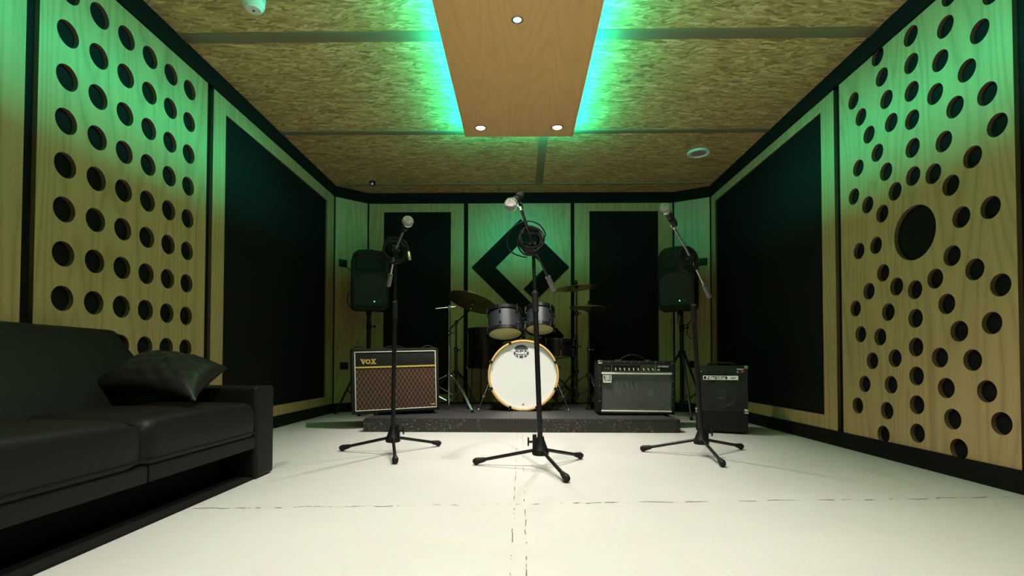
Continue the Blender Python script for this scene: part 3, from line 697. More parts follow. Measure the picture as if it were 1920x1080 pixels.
# pillow: square, plump, leaning on the armrest
def pillow():
    TL, TR, BL, BR = Vector((-1.585, 2.145, .535)), Vector((-1.235, 2.160, .478)), Vector((-1.60, 1.86, .405)), Vector((-1.175, 1.845, .362))
    n = 40; nrm = ((TR-TL).cross(BL-TL)).normalized()
    if nrm.z < 0: nrm = -nrm
    b = bmesh.new(); g = {}
    rnd = random.Random(3); wr = [(rnd.uniform(.1, .9), rnd.uniform(0, 2*pi), rnd.uniform(14, 26), rnd.uniform(.0012, .003)) for _ in range(6)]
    for side in (1, -1):
        for i in range(n+1):
            for j in range(n+1):
                u, v = i/n, j/n; U, V = 2*u-1, 2*v-1
                # pinched edges between the pointed corners
                pin = .055; uu = .5+(u-.5)*(1-pin*2*(1-V*V)*abs(U)**1.5*0.9); vv = .5+(v-.5)*(1-pin*2*(1-U*U)*abs(V)**1.5*0.9)
                base = (TL*(1-uu)+TR*uu)*(1-vv)+(BL*(1-uu)+BR*uu)*vv
                h = .082*(max(0, (1-abs(U)**2.6))*max(0, (1-abs(V)**2.6)))**.55
                wrk = sum(a*sin(fq*(V*cos(ph)+U*sin(ph))+ph*3)*math.exp(-((u-c)**2)/.05) for c, ph, fq, a in wr)*(1 if side > 0 else .3)
                edge = (1-U**6)*(1-V**6)
                p = base+nrm*(side*h*(1 if side > 0 else .55)+wrk*edge)
                if i in (0, n) or j in (0, n):
                    if side < 0: continue
                g[(side, i, j)] = b.verts.new(p)
    def gv(s, i, j): return g.get((s, i, j)) or g[(1, i, j)]
    for s in (1, -1):
        for i in range(n):
            for j in range(n):
                q = (gv(s, i, j), gv(s, i+1, j), gv(s, i+1, j+1), gv(s, i, j+1)); b.faces.new(q if s > 0 else q[::-1])
    bmesh.ops.recalc_face_normals(b, faces=b.faces[:])
    q = MB(); q._merge(b)
    o = q.build('pillow', mat('satin_black', (.008, .008, .0078), .36, spec=.22, bump=(30, .05)), None, 80)
    return tag(o, 'shiny black cushion leaning on the far armrest of the sofa', 'cushion')
pillow()

# ------------------------------------------------------------------ microphone stands
def wrap(m, p0, d): return aim(p0, d)
def mic_stand(base, feet, ztop, zclutch, piv, b_front, b_back, w0, label, fin_side=1, lean=(0, 0)):
    bx, by = base
    e = empty('microphone_stand', (bx, by, 0), label=label, cat='microphone stand', group='boom microphone stands')
    o = Vector((bx, by, 0)); L = lambda p: Vector(p)-o
    zh = .088
    b = MB(); b.lathe([(0, .150), (.013, .152), (.016, .150), (.019, .135), (.036, .090), (.040, .084), (.040, .066), (.036, .062), (0, .062)], n=40)
    hub = b.build('base_hub', 'plastic', e)
    # locking fins and wing screw
    b = MB(); b.box((fin_side*.028-.010, -.010, .075), (fin_side*.028+.010, .010, .160), .004); b.build('lock_fin', 'plastic', hub)
    b = MB(); b.cyl((fin_side*.036, 0, .125), (fin_side*.056, 0, .125), .006, None, 12); b.box((fin_side*.058-.004, -.006, .105), (fin_side*.058+.004, .006, .146), .003); b.build('wing_screw', 'plastic', hub)
    for f_ in feet:
        ft = L((*f_, .020)); d = (ft-Vector((0, 0, zh))); dn = d.normalized(); hd = Vector((dn.x, dn.y, 0)).normalized()
        st = Vector((0, 0, zh-.004))+hd*.030
        b = MB(); b.tube([st, ft-dn*.01], .0085, 14); lg = b.build('leg', 'blackmetal', e)
        b = MB(); b.cyl(ft-dn*.045, ft-dn*.005, .011, .0165, 16); b.cyl(ft-dn*.008, ft+dn*.016, .0175, .012, 16, bev=.003); b.sph(ft+Vector((0, 0, -.004)), .0155, 8); b.build('rubber_foot', 'rubber', lg)
    top = L((piv[0], piv[1], ztop)); clp = Vector((top.x*(zclutch-.1)/(ztop-.1), 0, zclutch)); clp.y = top.y*(zclutch-.1)/(ztop-.1)
    b = MB(); b.tube([(0, 0, .1), clp], .0125, 16); b.build('lower_tube', 'blackmetal', e)
    up = (top-clp).normalized()
    b = MB(); b.tube([clp-up*.055, clp+up*.035], .0155, 20); b.tube([clp+up*.035, clp+up*.05], [.0155, .010], 20); cl = b.build('height_clutch', 'rubber', e)
    b = MB(); b.tube([clp+up*.036, clp+up*.040], .0165, 20); b.build('clutch_ring', 'chrome', cl)
    b = MB(); b.tube([clp, top-up*.02], .0085, 14); b.build('upper_tube', 'blackmetal', e)
    # boom joint
    pf, pb = L(b_front), L(b_back); bd = (pf-pb).normalized(); side = bd.cross(Vector((0, 0, 1))).normalized()
    b = MB(); b.tube([top-up*.05, top+up*.012], .013, 16); b.cyl(top-side*.022, top+side*.022, .019, None, 24, bev=.002); jt = b.build('boom_joint', 'rubber', e)
    b = MB(); b.cyl(top+side*.022, top+side*.034, .004, None, 10); b.box(tuple(top+side*.038-Vector((.006, .006, .02))), tuple(top+side*.038+Vector((.006, .006, .02))), .003); b.build('wing_screw', 'plastic', jt)
    mid = top+up*.0
    bf = mid+(pf-top).normalized()*0
    b = MB(); b.tube([pf, mid, pb], .0065, 14); b.build('boom_arm', 'steel' if w0 else 'blackmetal', e)
    bd2 = (pb-mid).normalized()
    b = MB(); b.cyl(pb-bd2*.012, pb+bd2*.078, .0135, .0145, 20, bev=.002); cw = b.build('counterweight', mat('weight_grey', (.10, .10, .10), .4) , e)
    b = MB(); b.cyl(pb+bd2*.078, pb+bd2*.084, .0145, .011, 20); b.build('end_cap', 'rubber', cw)
    fd = (pf-mid).normalized()
    b = MB(); b.cyl(pf-fd*.012, pf+fd*.010, .010, None, 18); b.cyl(pf+fd*.010, pf+fd*.016, .012, None, 18); b.build('thread_nut', 'chrome', e)
    return e, o+pf+fd*.016, fd
def microphone(tail, direc, label, holder_from, xlr=True):
    d = Vector(direc).normalized(); tail = Vector(tail)
    e = empty('microphone', tail, label=label, cat='microphone', group='vocal microphones')
    Mx = aim((0, 0, 0), d)
    b = MB(); b.lathe([(0, 0), (.010, 0), (.0115, .004), (.0115, .02), (.0125, .05), (.0155, .095), (.0185, .113), (.019, .120), (0, .120)], Mx, 28); b.build('body', 'blackmetal', e)
    M['micgrille'] = M.get('micgrille') or mat('mesh_grille', (.30, .30, .29), .36, 1, bump=(520, .7))
    b = MB(); b.lathe([(0, .119), (.020, .120), (.0245, .130), (.0255, .140), (.0255, .146), (.0245, .156), (.019, .167), (.010, .173), (0, .1745)], Mx, 32); g = b.build('grille', 'micgrille', e)
    b = MB(); b.lathe([(.0255, .139), (.0268, .140), (.0268, .147), (.0255, .148)], Mx, 32); b.build('grille_band', 'chrome', g)
    return e
def mic_clip(stand_obj, tip, mic_tail, d):
    o = Vector(stand_obj.location); p = Vector(tip)-o; q = Vector(mic_tail)-o; d = Vector(d).normalized()
    b = MB(); b.tube([p, (p+q+d*.04)/2, q+d*.035], .006, 10); b.lathe([(.0125, .018), (.0155, .018), (.0165, .062), (.0138, .062)], aim(q, d), 24, close=True); b.build('mic_clip', 'rubber', stand_obj)
def coil(name, centre, axis, R, loops, tail, label, seed=1):
    rnd = random.Random(seed); c = Vector(centre); q = Vector(axis).to_track_quat('Z', 'Y'); pts = []
    N = 26
    for k in range(loops*N+1):
        a = 2*pi*k/N; kk = k//N; f_ = (k % N)/N
        ra = R*(1+.16*sin(kk*2.3+seed)); rb = R*(1.12+.14*cos(kk*1.7+seed)); off = Vector((.16*R*sin(kk*3.1), .18*R*cos(kk*2.1+seed), (kk-loops/2)*.0062+.012*sin(a+kk)))
        ra2 = R*(1+.16*sin((kk+1)*2.3+seed)); off2 = Vector((.16*R*sin((kk+1)*3.1), .18*R*cos((kk+1)*2.1+seed), (kk+1-loops/2)*.0062+.012*sin(a+kk+1)))
        rb2 = R*(1.12+.14*cos((kk+1)*1.7+seed)); 
        A, B, O = ra+(ra2-ra)*f_, rb+(rb2-rb)*f_, off.lerp(off2, f_)
        pts.append(c+q @ (Vector((A*cos(a), B*sin(a), 0))+O))
    pts += [Vector(p) for p in tail]
    b = MB(); b.tube(pts, .0034, 8)
    o = b.build(name, 'cable', None, 60); return tag(o, label, 'cable', 'microphone cables')
# left stand
st, tip, fd = mic_stand((-.706, 2.85), [(-1.008, 2.909), (-.492, 3.09), (-.619, 2.548)], 1.140, .80, (-.698, 2.85), (-.574, 2.50, 1.152), (-.765, 3.0, 1.012), True, 'tall boom microphone stand in front of the diamond-cloth amplifier', 1)
md = Vector((.056, -.16, .0)); mt = Vector((-.571, 2.50, 1.156))
microphone(mt, md, 'silver-headed microphone pointing at the camera, on the stand in front of the diamond-cloth amplifier', None); mic_clip(st, tip, mt, md)
coil('microphone_cable', (-.690, 2.80, 1.115), (.35, -1, .2), .060, 6, [], 'coiled black cable on the stand in front of the diamond-cloth amplifier', 2)
e = empty('cable_plug', (-.586, 2.70, 1.045), label='brass-coloured cable plug dangling from the stand in front of the diamond-cloth amplifier', cat='cable plug')
b = MB(); b.lathe([(0, 0), (.0085, 0), (.0095, .002), (.0095, .020), (.0085, .024), (.009, .040), (.0055, .046), (0, .046)], Matrix.Rotation(radians(-8), 4, 'Y'), 20); b.build('plug_shell', mat('brass', (.75, .62, .36), .3, .9), e)
b = MB(); b.tube(bez((-.007, 0, .043), (-.012, 0, .09), (-.03, .02, .125), (-.075, .06, .118)), [.0055, .005, .0042]+[.0034]*14, 8); b.build('boot', 'cable', e)
# middle stand
st, tip, fd = mic_stand((.096, 2.466), [(-.216, 2.531), (.312, 2.698), (.193, 2.169)], 1.068, .80, (.061, 2.466), (-.001, 2.20, 1.174), (.140, 2.57, .925), False, 'tall boom microphone stand in the middle of the room, in front of the bass drum', -1)
b_dir = Vector((-.045, -.11, -.080)); mt = Vector((.006, 2.175, 1.222))
microphone(mt, b_dir, 'microphone aimed down to the left on the middle stand, above the diamond emblem', None); mic_clip(st, tip, mt, b_dir)
coil('microphone_cable', (.048, 2.440, 1.085), (.15, -1, .15), .054, 12, bez((.118, 2.40, 1.10), (.09, 2.38, 1.20), (-.05, 2.38, 1.17), (-.062, 2.39, 1.08))+bez((-.063, 2.39, 1.07), (-.07, 2.39, 1.03), (-.03, 2.39, 1.0), (.03, 2.41, .998)), 'thick coil of black cable hung over the middle microphone stand', 5)
# right stand
st, tip, fd = mic_stand((.983, 2.82), [(.695, 2.933), (1.28, 3.019), (.975, 2.507)], 1.085, .78, (.930, 2.82), (.760, 2.55, 1.176), (1.045, 2.925, .935), True, 'tall boom microphone stand at the right, in front of the wedge-shaped bass amplifier', 1)
md = Vector((-.075, -.10, .045)); mt = Vector((.768, 2.545, 1.184))
microphone(mt, md, 'microphone aimed up to the left on the right-hand stand', None); mic_clip(st, tip, mt, md)
coil('microphone_cable', (.905, 2.80, 1.06), (.3, -1, .1), .058, 6, [], 'coiled black cable hung over the right-hand microphone stand', 8)

# ------------------------------------------------------------------ loudspeakers on tripods
def speaker_stand(x, y, ztop, zc, feet, label):
    e = empty('speaker_stand', (x, y, 0), label=label, cat='loudspeaker stand', group='tripod loudspeaker stands')
    b = MB(); b.cyl((0, 0, .05), (0, 0, zc+.25), .019); b.cyl((0, 0, zc+.2), (0, 0, ztop+.02), .0165); b.build('pole', 'blackmetal', e)
    b = MB(); b.cyl((0, 0, zc-.03), (0, 0, zc+.035), .034, None, 24, bev=.004); b.build('upper_collar', 'plastic', e)
    b = MB(); b.cyl((0, 0, .10), (0, 0, .15), .030, None, 24, bev=.004); b.build('lower_collar', 'plastic', e)
    b = MB(); b.cyl((0, 0, zc+.22), (0, 0, zc+.28), .024); b.cyl((.02, 0, zc+.25), (.05, 0, zc+.25), .005); b.sph((.055, 0, zc+.25), .013, 8); b.build('locking_knob', 'plastic', e)
    for fx, fy in feet:
        ft = Vector((fx-x, fy-y, .012)); d = Vector((ft.x, ft.y, 0)).normalized(); p0 = Vector((0, 0, zc))+d*.035
        b = MB(); b.tube([p0, ft], .011, 10); lg = b.build('leg', 'blackmetal', e)
        b = MB(); b.sph(ft+Vector((0, 0, .004)), .016, 8); b.build('rubber_foot', 'rubber', lg)
        b = MB(); b.tube([Vector((0, 0, .125))+d*.03, p0.lerp(ft, .62)], .007, 8); b.build('brace', 'blackmetal', lg)
def loudspeaker(x, y, z0, yaw, w_, h_, label):
    e = empty('loudspeaker', (x, y, z0), (0, 0, yaw), label, 'loudspeaker', 'loudspeakers on tripods')
    d_ = .30
    # tapered, heavily rounded cabinet
    b = MB(); n = 9; pr = []
    prof = [(-w_/2+.045, 0), (w_/2-.045, 0), (w_/2-.012, .012), (w_/2, .05), (w_/2, h_-.10), (w_/2-.015, h_-.045), (w_/2-.06, h_-.010), (0, h_), (-w_/2+.06, h_-.010), (-w_/2+.015, h_-.045), (-w_/2, h_-.10), (-w_/2, .05), (-w_/2+.012, .012)]
    bm = bmesh.new(); rings = []
    for yy, s in ((-d_/2, .97), (-d_/2+.015, 1), (d_*.1, .98), (d_/2-.02, .70), (d_/2, .66)):
        rings.append([bm.verts.new((px_*s, yy, h_/2+(pz-h_/2)*(.5+.5*s))) for px_, pz in prof])
    for a, c in zip(rings, rings[1:]):
        for i in range(len(prof)): bm.faces.new((a[i], a[(i+1) % len(prof)], c[(i+1) % len(prof)], c[i]))
    bm.faces.new(rings[0]); bm.faces.new(rings[-1][::-1]); bmesh.ops.recalc_face_normals(bm, faces=bm.faces[:])
    b._merge(bm); b.build('cabinet', 'plastic', e, 40)
    f = -d_/2
    # horn: recessed flare with frame
    b = MB(); mm = AX((0, f-.004, h_*.78), (1, 0, 0), (0, 0, 1), (0, -1, 0))
    ww, hh = w_*.80, h_*.26
    bm = bmesh.new(); loops = []
    for k_, zz in ((1.0, .004), (.96, .008), (.90, .004), (.30, -.0), ):
        loops.append([bm.verts.new((ww/2*k_*sx_*(1 if k_ > .5 else .6), hh/2*k_*sy_, zz if k_ > .5 else -.001)) for sx_, sy_ in ((-1, -.8), (-.85, -1), (.85, -1), (1, -.8), (1, .8), (.85, 1), (-.85, 1), (-1, .8))])
    for a, c in zip(loops, loops[1:]):
        for i in range(8): bm.faces.new((a[i], a[(i+1) % 8], c[(i+1) % 8], c[i]))
    bm.faces.new(loops[-1]); bmesh.ops.recalc_face_normals(bm, faces=bm.faces[:]); b._merge(bm, mm); b.build('horn', 'plastic', e, 30)
    # woofer grille, domed top edge
    gr = [(-w_*.40, 0), (w_*.40, 0), (w_*.43, .03), (w_*.43, h_*.38)]+[(w_*.43*cos(a), h_*.38+h_*.13*sin(a)) for a in [radians(v) for v in range(15, 180, 15)]]+[(-w_*.43, h_*.38), (-w_*.43, .03)]
    b = MB(); b.prism(gr, .012, FRONT(0, f+.002, h_*.08), .004); gl = b.build('woofer_grille', mat('perforated_steel', (.03, .033, .035), .38, .3, bump=(700, .5)), e)
    b = MB(); b.lathe([(0, .004), (.005, .003), (.006, 0), (0, 0)], FRONT(w_*.10, f-.010, h_*.145), 16); b.build('power_light', 'led_blue', gl)
    b = MB(); b.lathe([(0, .003), (.014, .002), (.015, 0), (0, 0)], FRONT(w_*.24, f-.010, h_*.15), 16); b.build('logo_disc', 'darkchrome', gl)
    for s in (-1, 1):
        b = MB(); b.box((s*w_*.33-.015, f+.03, -.008), (s*w_*.33+.015, f+.06, .006), .003); b.build('foot', 'rubber', e)
    b = MB(); b.cyl((0, 0, -.03), (0, 0, .01), .026); b.build('pole_socket', 'plastic', e)
speaker_stand(-1.452, 4.90, .98, .60, [(-1.80, 4.985), (-1.25, 5.18), (-1.30, 4.60)], 'black tripod loudspeaker stand behind the diamond-cloth amplifier')
loudspeaker(-1.455, 4.90, .99, radians(22), .34, .575, 'black loudspeaker on a tripod in the left back corner')
speaker_stand(1.53, 4.90, .98, .585, [(1.27, 5.13), (1.80, 5.02), (1.50, 4.55)], 'black tripod loudspeaker stand behind the wedge-shaped bass amplifier')
loudspeaker(1.515, 4.90, .99, radians(-30), .34, .60, 'black loudspeaker on a tripod in the right back corner')
# wall sockets and cables on the chamfered corners
def socket(px_, py_, z, yaw, label):
    e = empty('wall_socket', (px_, py_, z), (0, 0, yaw), label, 'wall socket')
    b = MB(); b.box((-.040, -.022, -.036), (.040, .0, .036), .004); b.build('box', 'plastic', e)
    b = MB(); b.cyl((0, -.024, 0), (0, -.020, 0), .012, None, 16); b.build('outlet', 'rubber', e)
cl = Vector((CHL[0]-XL, YB-CHL[1], 0)).normalized(); cr = Vector((XR-CHR[0], CHR[1]-YB, 0)).normalized()
def onch(t, left): 
    A, B = ((XL, CHL[1]), (CHL[0], YB)) if left else ((CHR[0], YB), (XR, CHR[1])); return A[0]+(B[0]-A[0])*t, A[1]+(B[1]-A[1])*t
yl, yr = atan2(cl.y, cl.x), atan2(cr.y, cr.x)
p = onch(.24, True); socket(p[0]+sin(yl)*.004, p[1]-cos(yl)*.004, 1.520, yl, 'small black wall box beside the left loudspeaker'); p = onch(.30, True); socket(p[0]+.002, p[1]-.004, .470, yl, 'small black wall box low behind the diamond-cloth amplifier')
p = onch(.80, False); socket(p[0]-.002, p[1]-.004, 1.535, yr, 'small black wall box beside the right loudspeaker'); p = onch(.52, False); socket(p[0]-.002, p[1]-.004, .49, yr, 'small black wall box low behind the right loudspeaker stand')
b = MB(); b.tube(bez((-1.80, 5.20, 1.485), (-1.66, 5.14, 1.42), (-1.62, 5.06, 1.35), (-1.66, 5.0, 1.22))+bez((-1.665, 4.995, 1.21), (-1.72, 4.97, 1.1), (-1.68, 4.95, 1.0), (-1.56, 5.02, 1.02)), .004, 8)
tag(b.build('speaker_cable', 'cable', None, 60), 'thin black cable hanging beside the left loudspeaker', 'cable')
b = MB(); b.tube(bez((1.56, 5.02, 1.03), (1.48, 5.05, .86), (1.62, 5.05, .84), (1.65, 5.05, .90))+bez((1.655, 5.05, .905), (1.70, 5.06, .97), (1.58, 5.1, .80), (1.70, 5.12, .74)), .004, 8)
tag(b.build('speaker_cable', 'cable', None, 60), 'thin black cable looping below the right loudspeaker', 'cable')

# ------------------------------------------------------------------ drum kit
M['head_white'] = mat('white_drum_head', (.84, .86, .90), .38, bump=(90, .05))
M['head_clear'] = mat('parchment_head', (.80, .78, .60), .25, bump=(14, .12))
k = NT(M['head_clear']); tr = k.n('ShaderNodeBsdfTranslucent'); tr.inputs[0].default_value = (.97, .95, .74, 1); mx = k.n('ShaderNodeMixShader'); mx.inputs[0].default_value = .78
out_ = [n for n in k.nt.nodes if n.type == 'OUTPUT_MATERIAL'][0]; k.l(k.b.outputs[0], mx.inputs[1]); k.l(tr.outputs[0], mx.inputs[2]); k.l(mx.outputs[0], out_.inputs[0])
def drum(name, c, axis, R, dep, nl, label, cat, shell='drumshell', badge=None, rot=0, parent_rot=None, group=None):
    e = empty(name, c, label=label, cat=cat, group=group)
    q = Vector(axis).to_track_quat('Z', 'Y'); Q = q.to_matrix().to_4x4() @ Matrix.Rotation(rot, 4, 'Z')
    h = dep/2
    b = MB(); b.lathe([(R-.006, -h), (R, -h+.004), (R, h-.004), (R-.006, h)], Q, 64); b.build('shell', shell, e)
    for s, nm in ((-1, 'lower_hoop'), (1, 'upper_hoop')):
        b = MB(); b.lathe([(R+.001, s*(h-.022)), (R+.010, s*(h-.022)), (R+.011, s*(h+.006)), (R+.007, s*(h+.012)), (R+.002, s*(h+.010)), (R+.001, s*(h-.02))], Q, 64); b.build(nm, 'hoopblack', e)
        b = MB(); b.lathe([(0, s*(h+.001)), (R*.9, s*(h+.001)), (R+.001, s*(h-.002)), (R+.001, s*(h-.006)), (0, s*(h-.004))], Q, 48); b.build('bottom_head' if s < 0 else 'top_head', 'head_clear', e)
    for i in range(nl):
        a = 2*pi*i/nl; u = Vector((cos(a), sin(a), 0))
        b = MB()
        for s in (-1, 1):
            b.cyl(Q @ (u*(R+.002)+Vector((0, 0, s*(h-.050)))), Q @ (u*(R+.016)+Vector((0, 0, s*(h-.050)))), .009, .007, 14)
            b.sph(Q @ (u*(R+.014)+Vector((0, 0, s*(h-.050)))), .009, 8, (1, 1, 1))
        lg = b.build('lug', 'hoopblack', e)
        b = MB()
        for s in (-1, 1): b.cyl(Q @ (u*(R+.014)+Vector((0, 0, s*(h-.045)))), Q @ (u*(R+.014)+Vector((0, 0, s*(h+.012)))), .0028, None, 8); b.cyl(Q @ (u*(R+.014)+Vector((0, 0, s*(h+.006)))), Q @ (u*(R+.014)+Vector((0, 0, s*(h+.014)))), .005, None, 8)
        b.build('tension_rod', 'chrome', lg)
    if badge is not None:
        u = Vector((cos(badge), sin(badge), 0)); o_ = Q @ (u*(R+.0006)); nrm = Q.to_3x3() @ u; zz = Q.to_3x3() @ Vector((0, 0, 1)); xx = zz.cross(nrm)
        b = MB(); b.lathe([(0, .0015), (.018, .0012), (.021, 0), (0, 0)], AX(o_, xx, zz, nrm), 28); bg = b.build('badge', 'label', e)
        text('lettering', 'MAPEX', .0095, AX(o_+nrm*.0015, xx, zz, nrm), 'badgeblue', bg, .0002, .0004)
    return e, Q
# bass drum
BC = Vector((.025, 4.56, .398)); BR = .298
e = empty('bass_drum', BC, label='bass drum with white front head and pale maple hoop in the middle of the kit', cat='bass drum')
toF = AX((0, 0, 0), (1, 0, 0), (0, 0, 1), (0, -1, 0))
b = MB(); b.lathe([(BR-.022, -.21), (BR-.020, -.212), (BR-.020, .212), (BR-.022, .21)], toF, 96); b.build('shell', 'drumshell', e)
for s, nm in ((1, 'front_hoop'), (-1, 'rear_hoop')):
    b = MB(); b.lathe([(BR-.016, s*.200), (BR, s*.202), (BR+.001, s*.242), (BR-.001, s*.246), (BR-.012, s*.247), (BR-.0155, s*.244)], toF, 96, close=True); b.build(nm, 'maple', e, 30)
b = MB(); b.lathe([(0, .224), (BR-.03, .224), (BR-.020, .227), (BR-.0155, .222), (BR-.0155, .21), (0, .214)], toF, 96); b.build('front_head', 'head_white', e)
b = MB(); b.lathe([(0, -.224), (BR-.0155, -.224), (BR-.0155, -.21), (0, -.214)], toF, 64); b.build('batter_head', 'head_white', e)
for i in range(8):
    a = radians(22.5+45*i); u = Vector((cos(a), 0, sin(a)))
    b = MB(); q = Matrix.Rotation(-a, 4, 'Y')
    for s in (1, -1):
        t_ = MB(); t_.box((BR-.018, -.252 if s > 0 else .205, -.011), (BR+.010, -.205 if s > 0 else .252, .011), .004); t_.bm.transform(q); me_ = bpy.data.meshes.new('x'); t_.bm.to_mesh(me_); t_.bm.free(); b.bm.from_mesh(me_); bpy.data.meshes.remove(me_)
    cl_ = b.build('claw', 'hoopblack', e)
    b = MB()
    for s in (1, -1): b.cyl(u*(BR+.010)+Vector((0, -s*.256, 0)), u*(BR+.010)+Vector((0, -s*.12, 0)), .0035, None, 8)
    b.build('tension_rod', 'chrome', cl_)
    b = MB(); b.cyl(u*(BR-.02)+Vector((0, -.11, 0)), u*(BR+.014)+Vector((0, -.11, 0)), .011, .009, 12); b.cyl(u*(BR-.02)+Vector((0, .11, 0)), u*(BR+.014)+Vector((0, .11, 0)), .011, .009, 12); b.build('lug', 'hoopblack', e)
# badge printed on the front head
bo = FRONT(-.018, -.2245, .196)
bg = MB(); bw = .063
dome = [(-bw, .018)]+[(-bw*cos(t_), .024+.036*sin(t_)) for t_ in [pi*i/12 for i in range(1, 12)]]+[(bw, .018)]
bg.prism([(-bw*.90, .020)]+[(x*.90, y) for x, y in dome[1:-1]]+[(bw*.90, .020)], .0006, bo); bg = bg.build('badge', 'badgeblue', e, smooth=False)
b = MB(); b.prism(rect(-bw, -.024, bw, .003), .0006, bo); b.prism(rect(-bw*.75, .006, -bw*.36, .015), .0006, bo); b.prism(rect(-bw*.22, .006, bw*.26, .015), .0006, bo); b.prism(rect(bw*.38, .006, bw*.75, .015), .0006, bo)
b.prism([(-bw*.85, -.030), (-bw*.42, -.030), (-bw*.42, -.048), (-bw*.58, -.042)], .0006, bo); b.prism(rect(-bw*.24, -.050, bw*.24, -.030), .0006, bo); b.prism([(bw*.42, -.030), (bw*.85, -.030), (bw*.58, -.042), (bw*.42, -.048)], .0006, bo); b.build('shield', 'badgeblue', bg, smooth=False)
text('lettering', 'MAPEX', .0265, bo @ Matrix.Translation((0, -.0108, .0010)), 'label', bg, .0003, .0012, sx=1.15)
b = MB(); b.lathe([(0, .0004), (.008, .0004), (.008, 0), (0, 0)], FRONT(-.001, -.2262+.002, -.245), 16); b.build('head_mark', mat('grey_print', (.25, .25, .25), .5), e)
for s in (-1, 1):
    p0 = Vector((s*.285, -.10, -.05)); p1 = Vector((s*.375, -.27, .012-BC.z+RZ))
    b = MB(); b.tube([p0, p0.lerp(p1, .55)], .009, 12); b.tube([p0.lerp(p1, .5), p1], .0055, 10); b.cyl(p0+Vector((-s*.03, 0, .004)), p0+Vector((s*.02, 0, -.004)), .018, .014, 16); sp = b.build('spur', 'blackmetal', e)
    b = MB(); b.sph(p1, .011, 8); b.sph(p0+Vector((s*.02, -.012, 0)), .009, 8); b.cyl(p0.lerp(p1, .56)-Vector((s*.012, 0, 0)), p0.lerp(p1, .56)+Vector((s*.012, 0, 0)), .004); b.build('spur_tip', 'chrome', sp)
# tom holder rises from the top of the shell
b = MB(); b.box((-.03, -.085, BR-.022), (.03, -.015, BR-.002), .006); b.cyl((.0, -.05, BR-.01), (.0, -.05, .47), .0135, None, 18); b.box((-.028, -.068, .455), (.028, -.030, .50), .006)
hl = b.build('tom_holder', 'hoopblack', e)
for s in (-1, 1):
    b = MB(); b.tube(bez((s*.01, -.06, .485), (s*.05, -.075, .50), (s*.06, -.085, .49), (s*.075, -.09, .47)), .0085, 10); ar = b.build('arm', 'darkchrome', hl)
    b = MB(); b.cyl((s*.02, -.055, .50), (s*.02, -.055, .545), .003, None, 8); b.cyl((s*.05, -.075, .502), (s*.05, -.075, .56), .0035, None, 8); b.sph((s*.036, -.09, .435), .008, 8); b.build('clamp_screw', 'chrome', ar)
b = MB(); b.cyl((-.010, -.09, BR+.002), (.012, -.09, BR+.002), .009, None, 14); b.sph((-.012, -.092, BR+.002), .009, 8); b.sph((.014, -.092, BR+.002), .009, 8); b.build('wing_screw', 'chrome', hl)
# toms, floor tom, snare
axt = (-.05, .33, .94)
drum('rack_tom', (-.1365, 4.46, .850), axt, .143, .205, 6, 'black rack tom left of the middle stand, above the bass drum', 'drum', badge=radians(-113), rot=radians(8), group='rack toms')
drum('rack_tom', (.1695, 4.46, .880), (.02, .36, .93), .118, .190, 6, 'smaller black rack tom right of the middle stand, above the bass drum', 'drum', badge=radians(-66), rot=radians(14), group='rack toms')
e, Q = drum('floor_tom', (-.335, 4.98, .640), (0, .03, 1), .172, .36, 8, 'large black floor tom standing left behind the bass drum', 'drum', shell='hoopblack', rot=.3)
for i in range(3):
    a = radians(-100+120*i); u = Vector((cos(a), sin(a), 0))
    b = MB(); b.tube([u*.192+Vector((0, 0, .05)), u*.192+Vector((0, 0, -.36)), u*.215+Vector((0, 0, -.53))], .0048, 8); lg = b.build('leg', 'darkchrome', e)
    b = MB(); b.sph(u*.215+Vector((0, 0, -.529)), .011, 8); b.box(tuple(u*.184+Vector((-.012, -.012, -.08))), tuple(u*.184+Vector((.012, .012, -.03))), .004); b.build('leg_bracket', 'rubber', lg)
e, Q = drum('snare_drum', (.335, 4.86, .650), (.03, -.02, 1), .172, .135, 8, 'black snare drum right behind the bass drum', 'drum', shell='hoopblack')

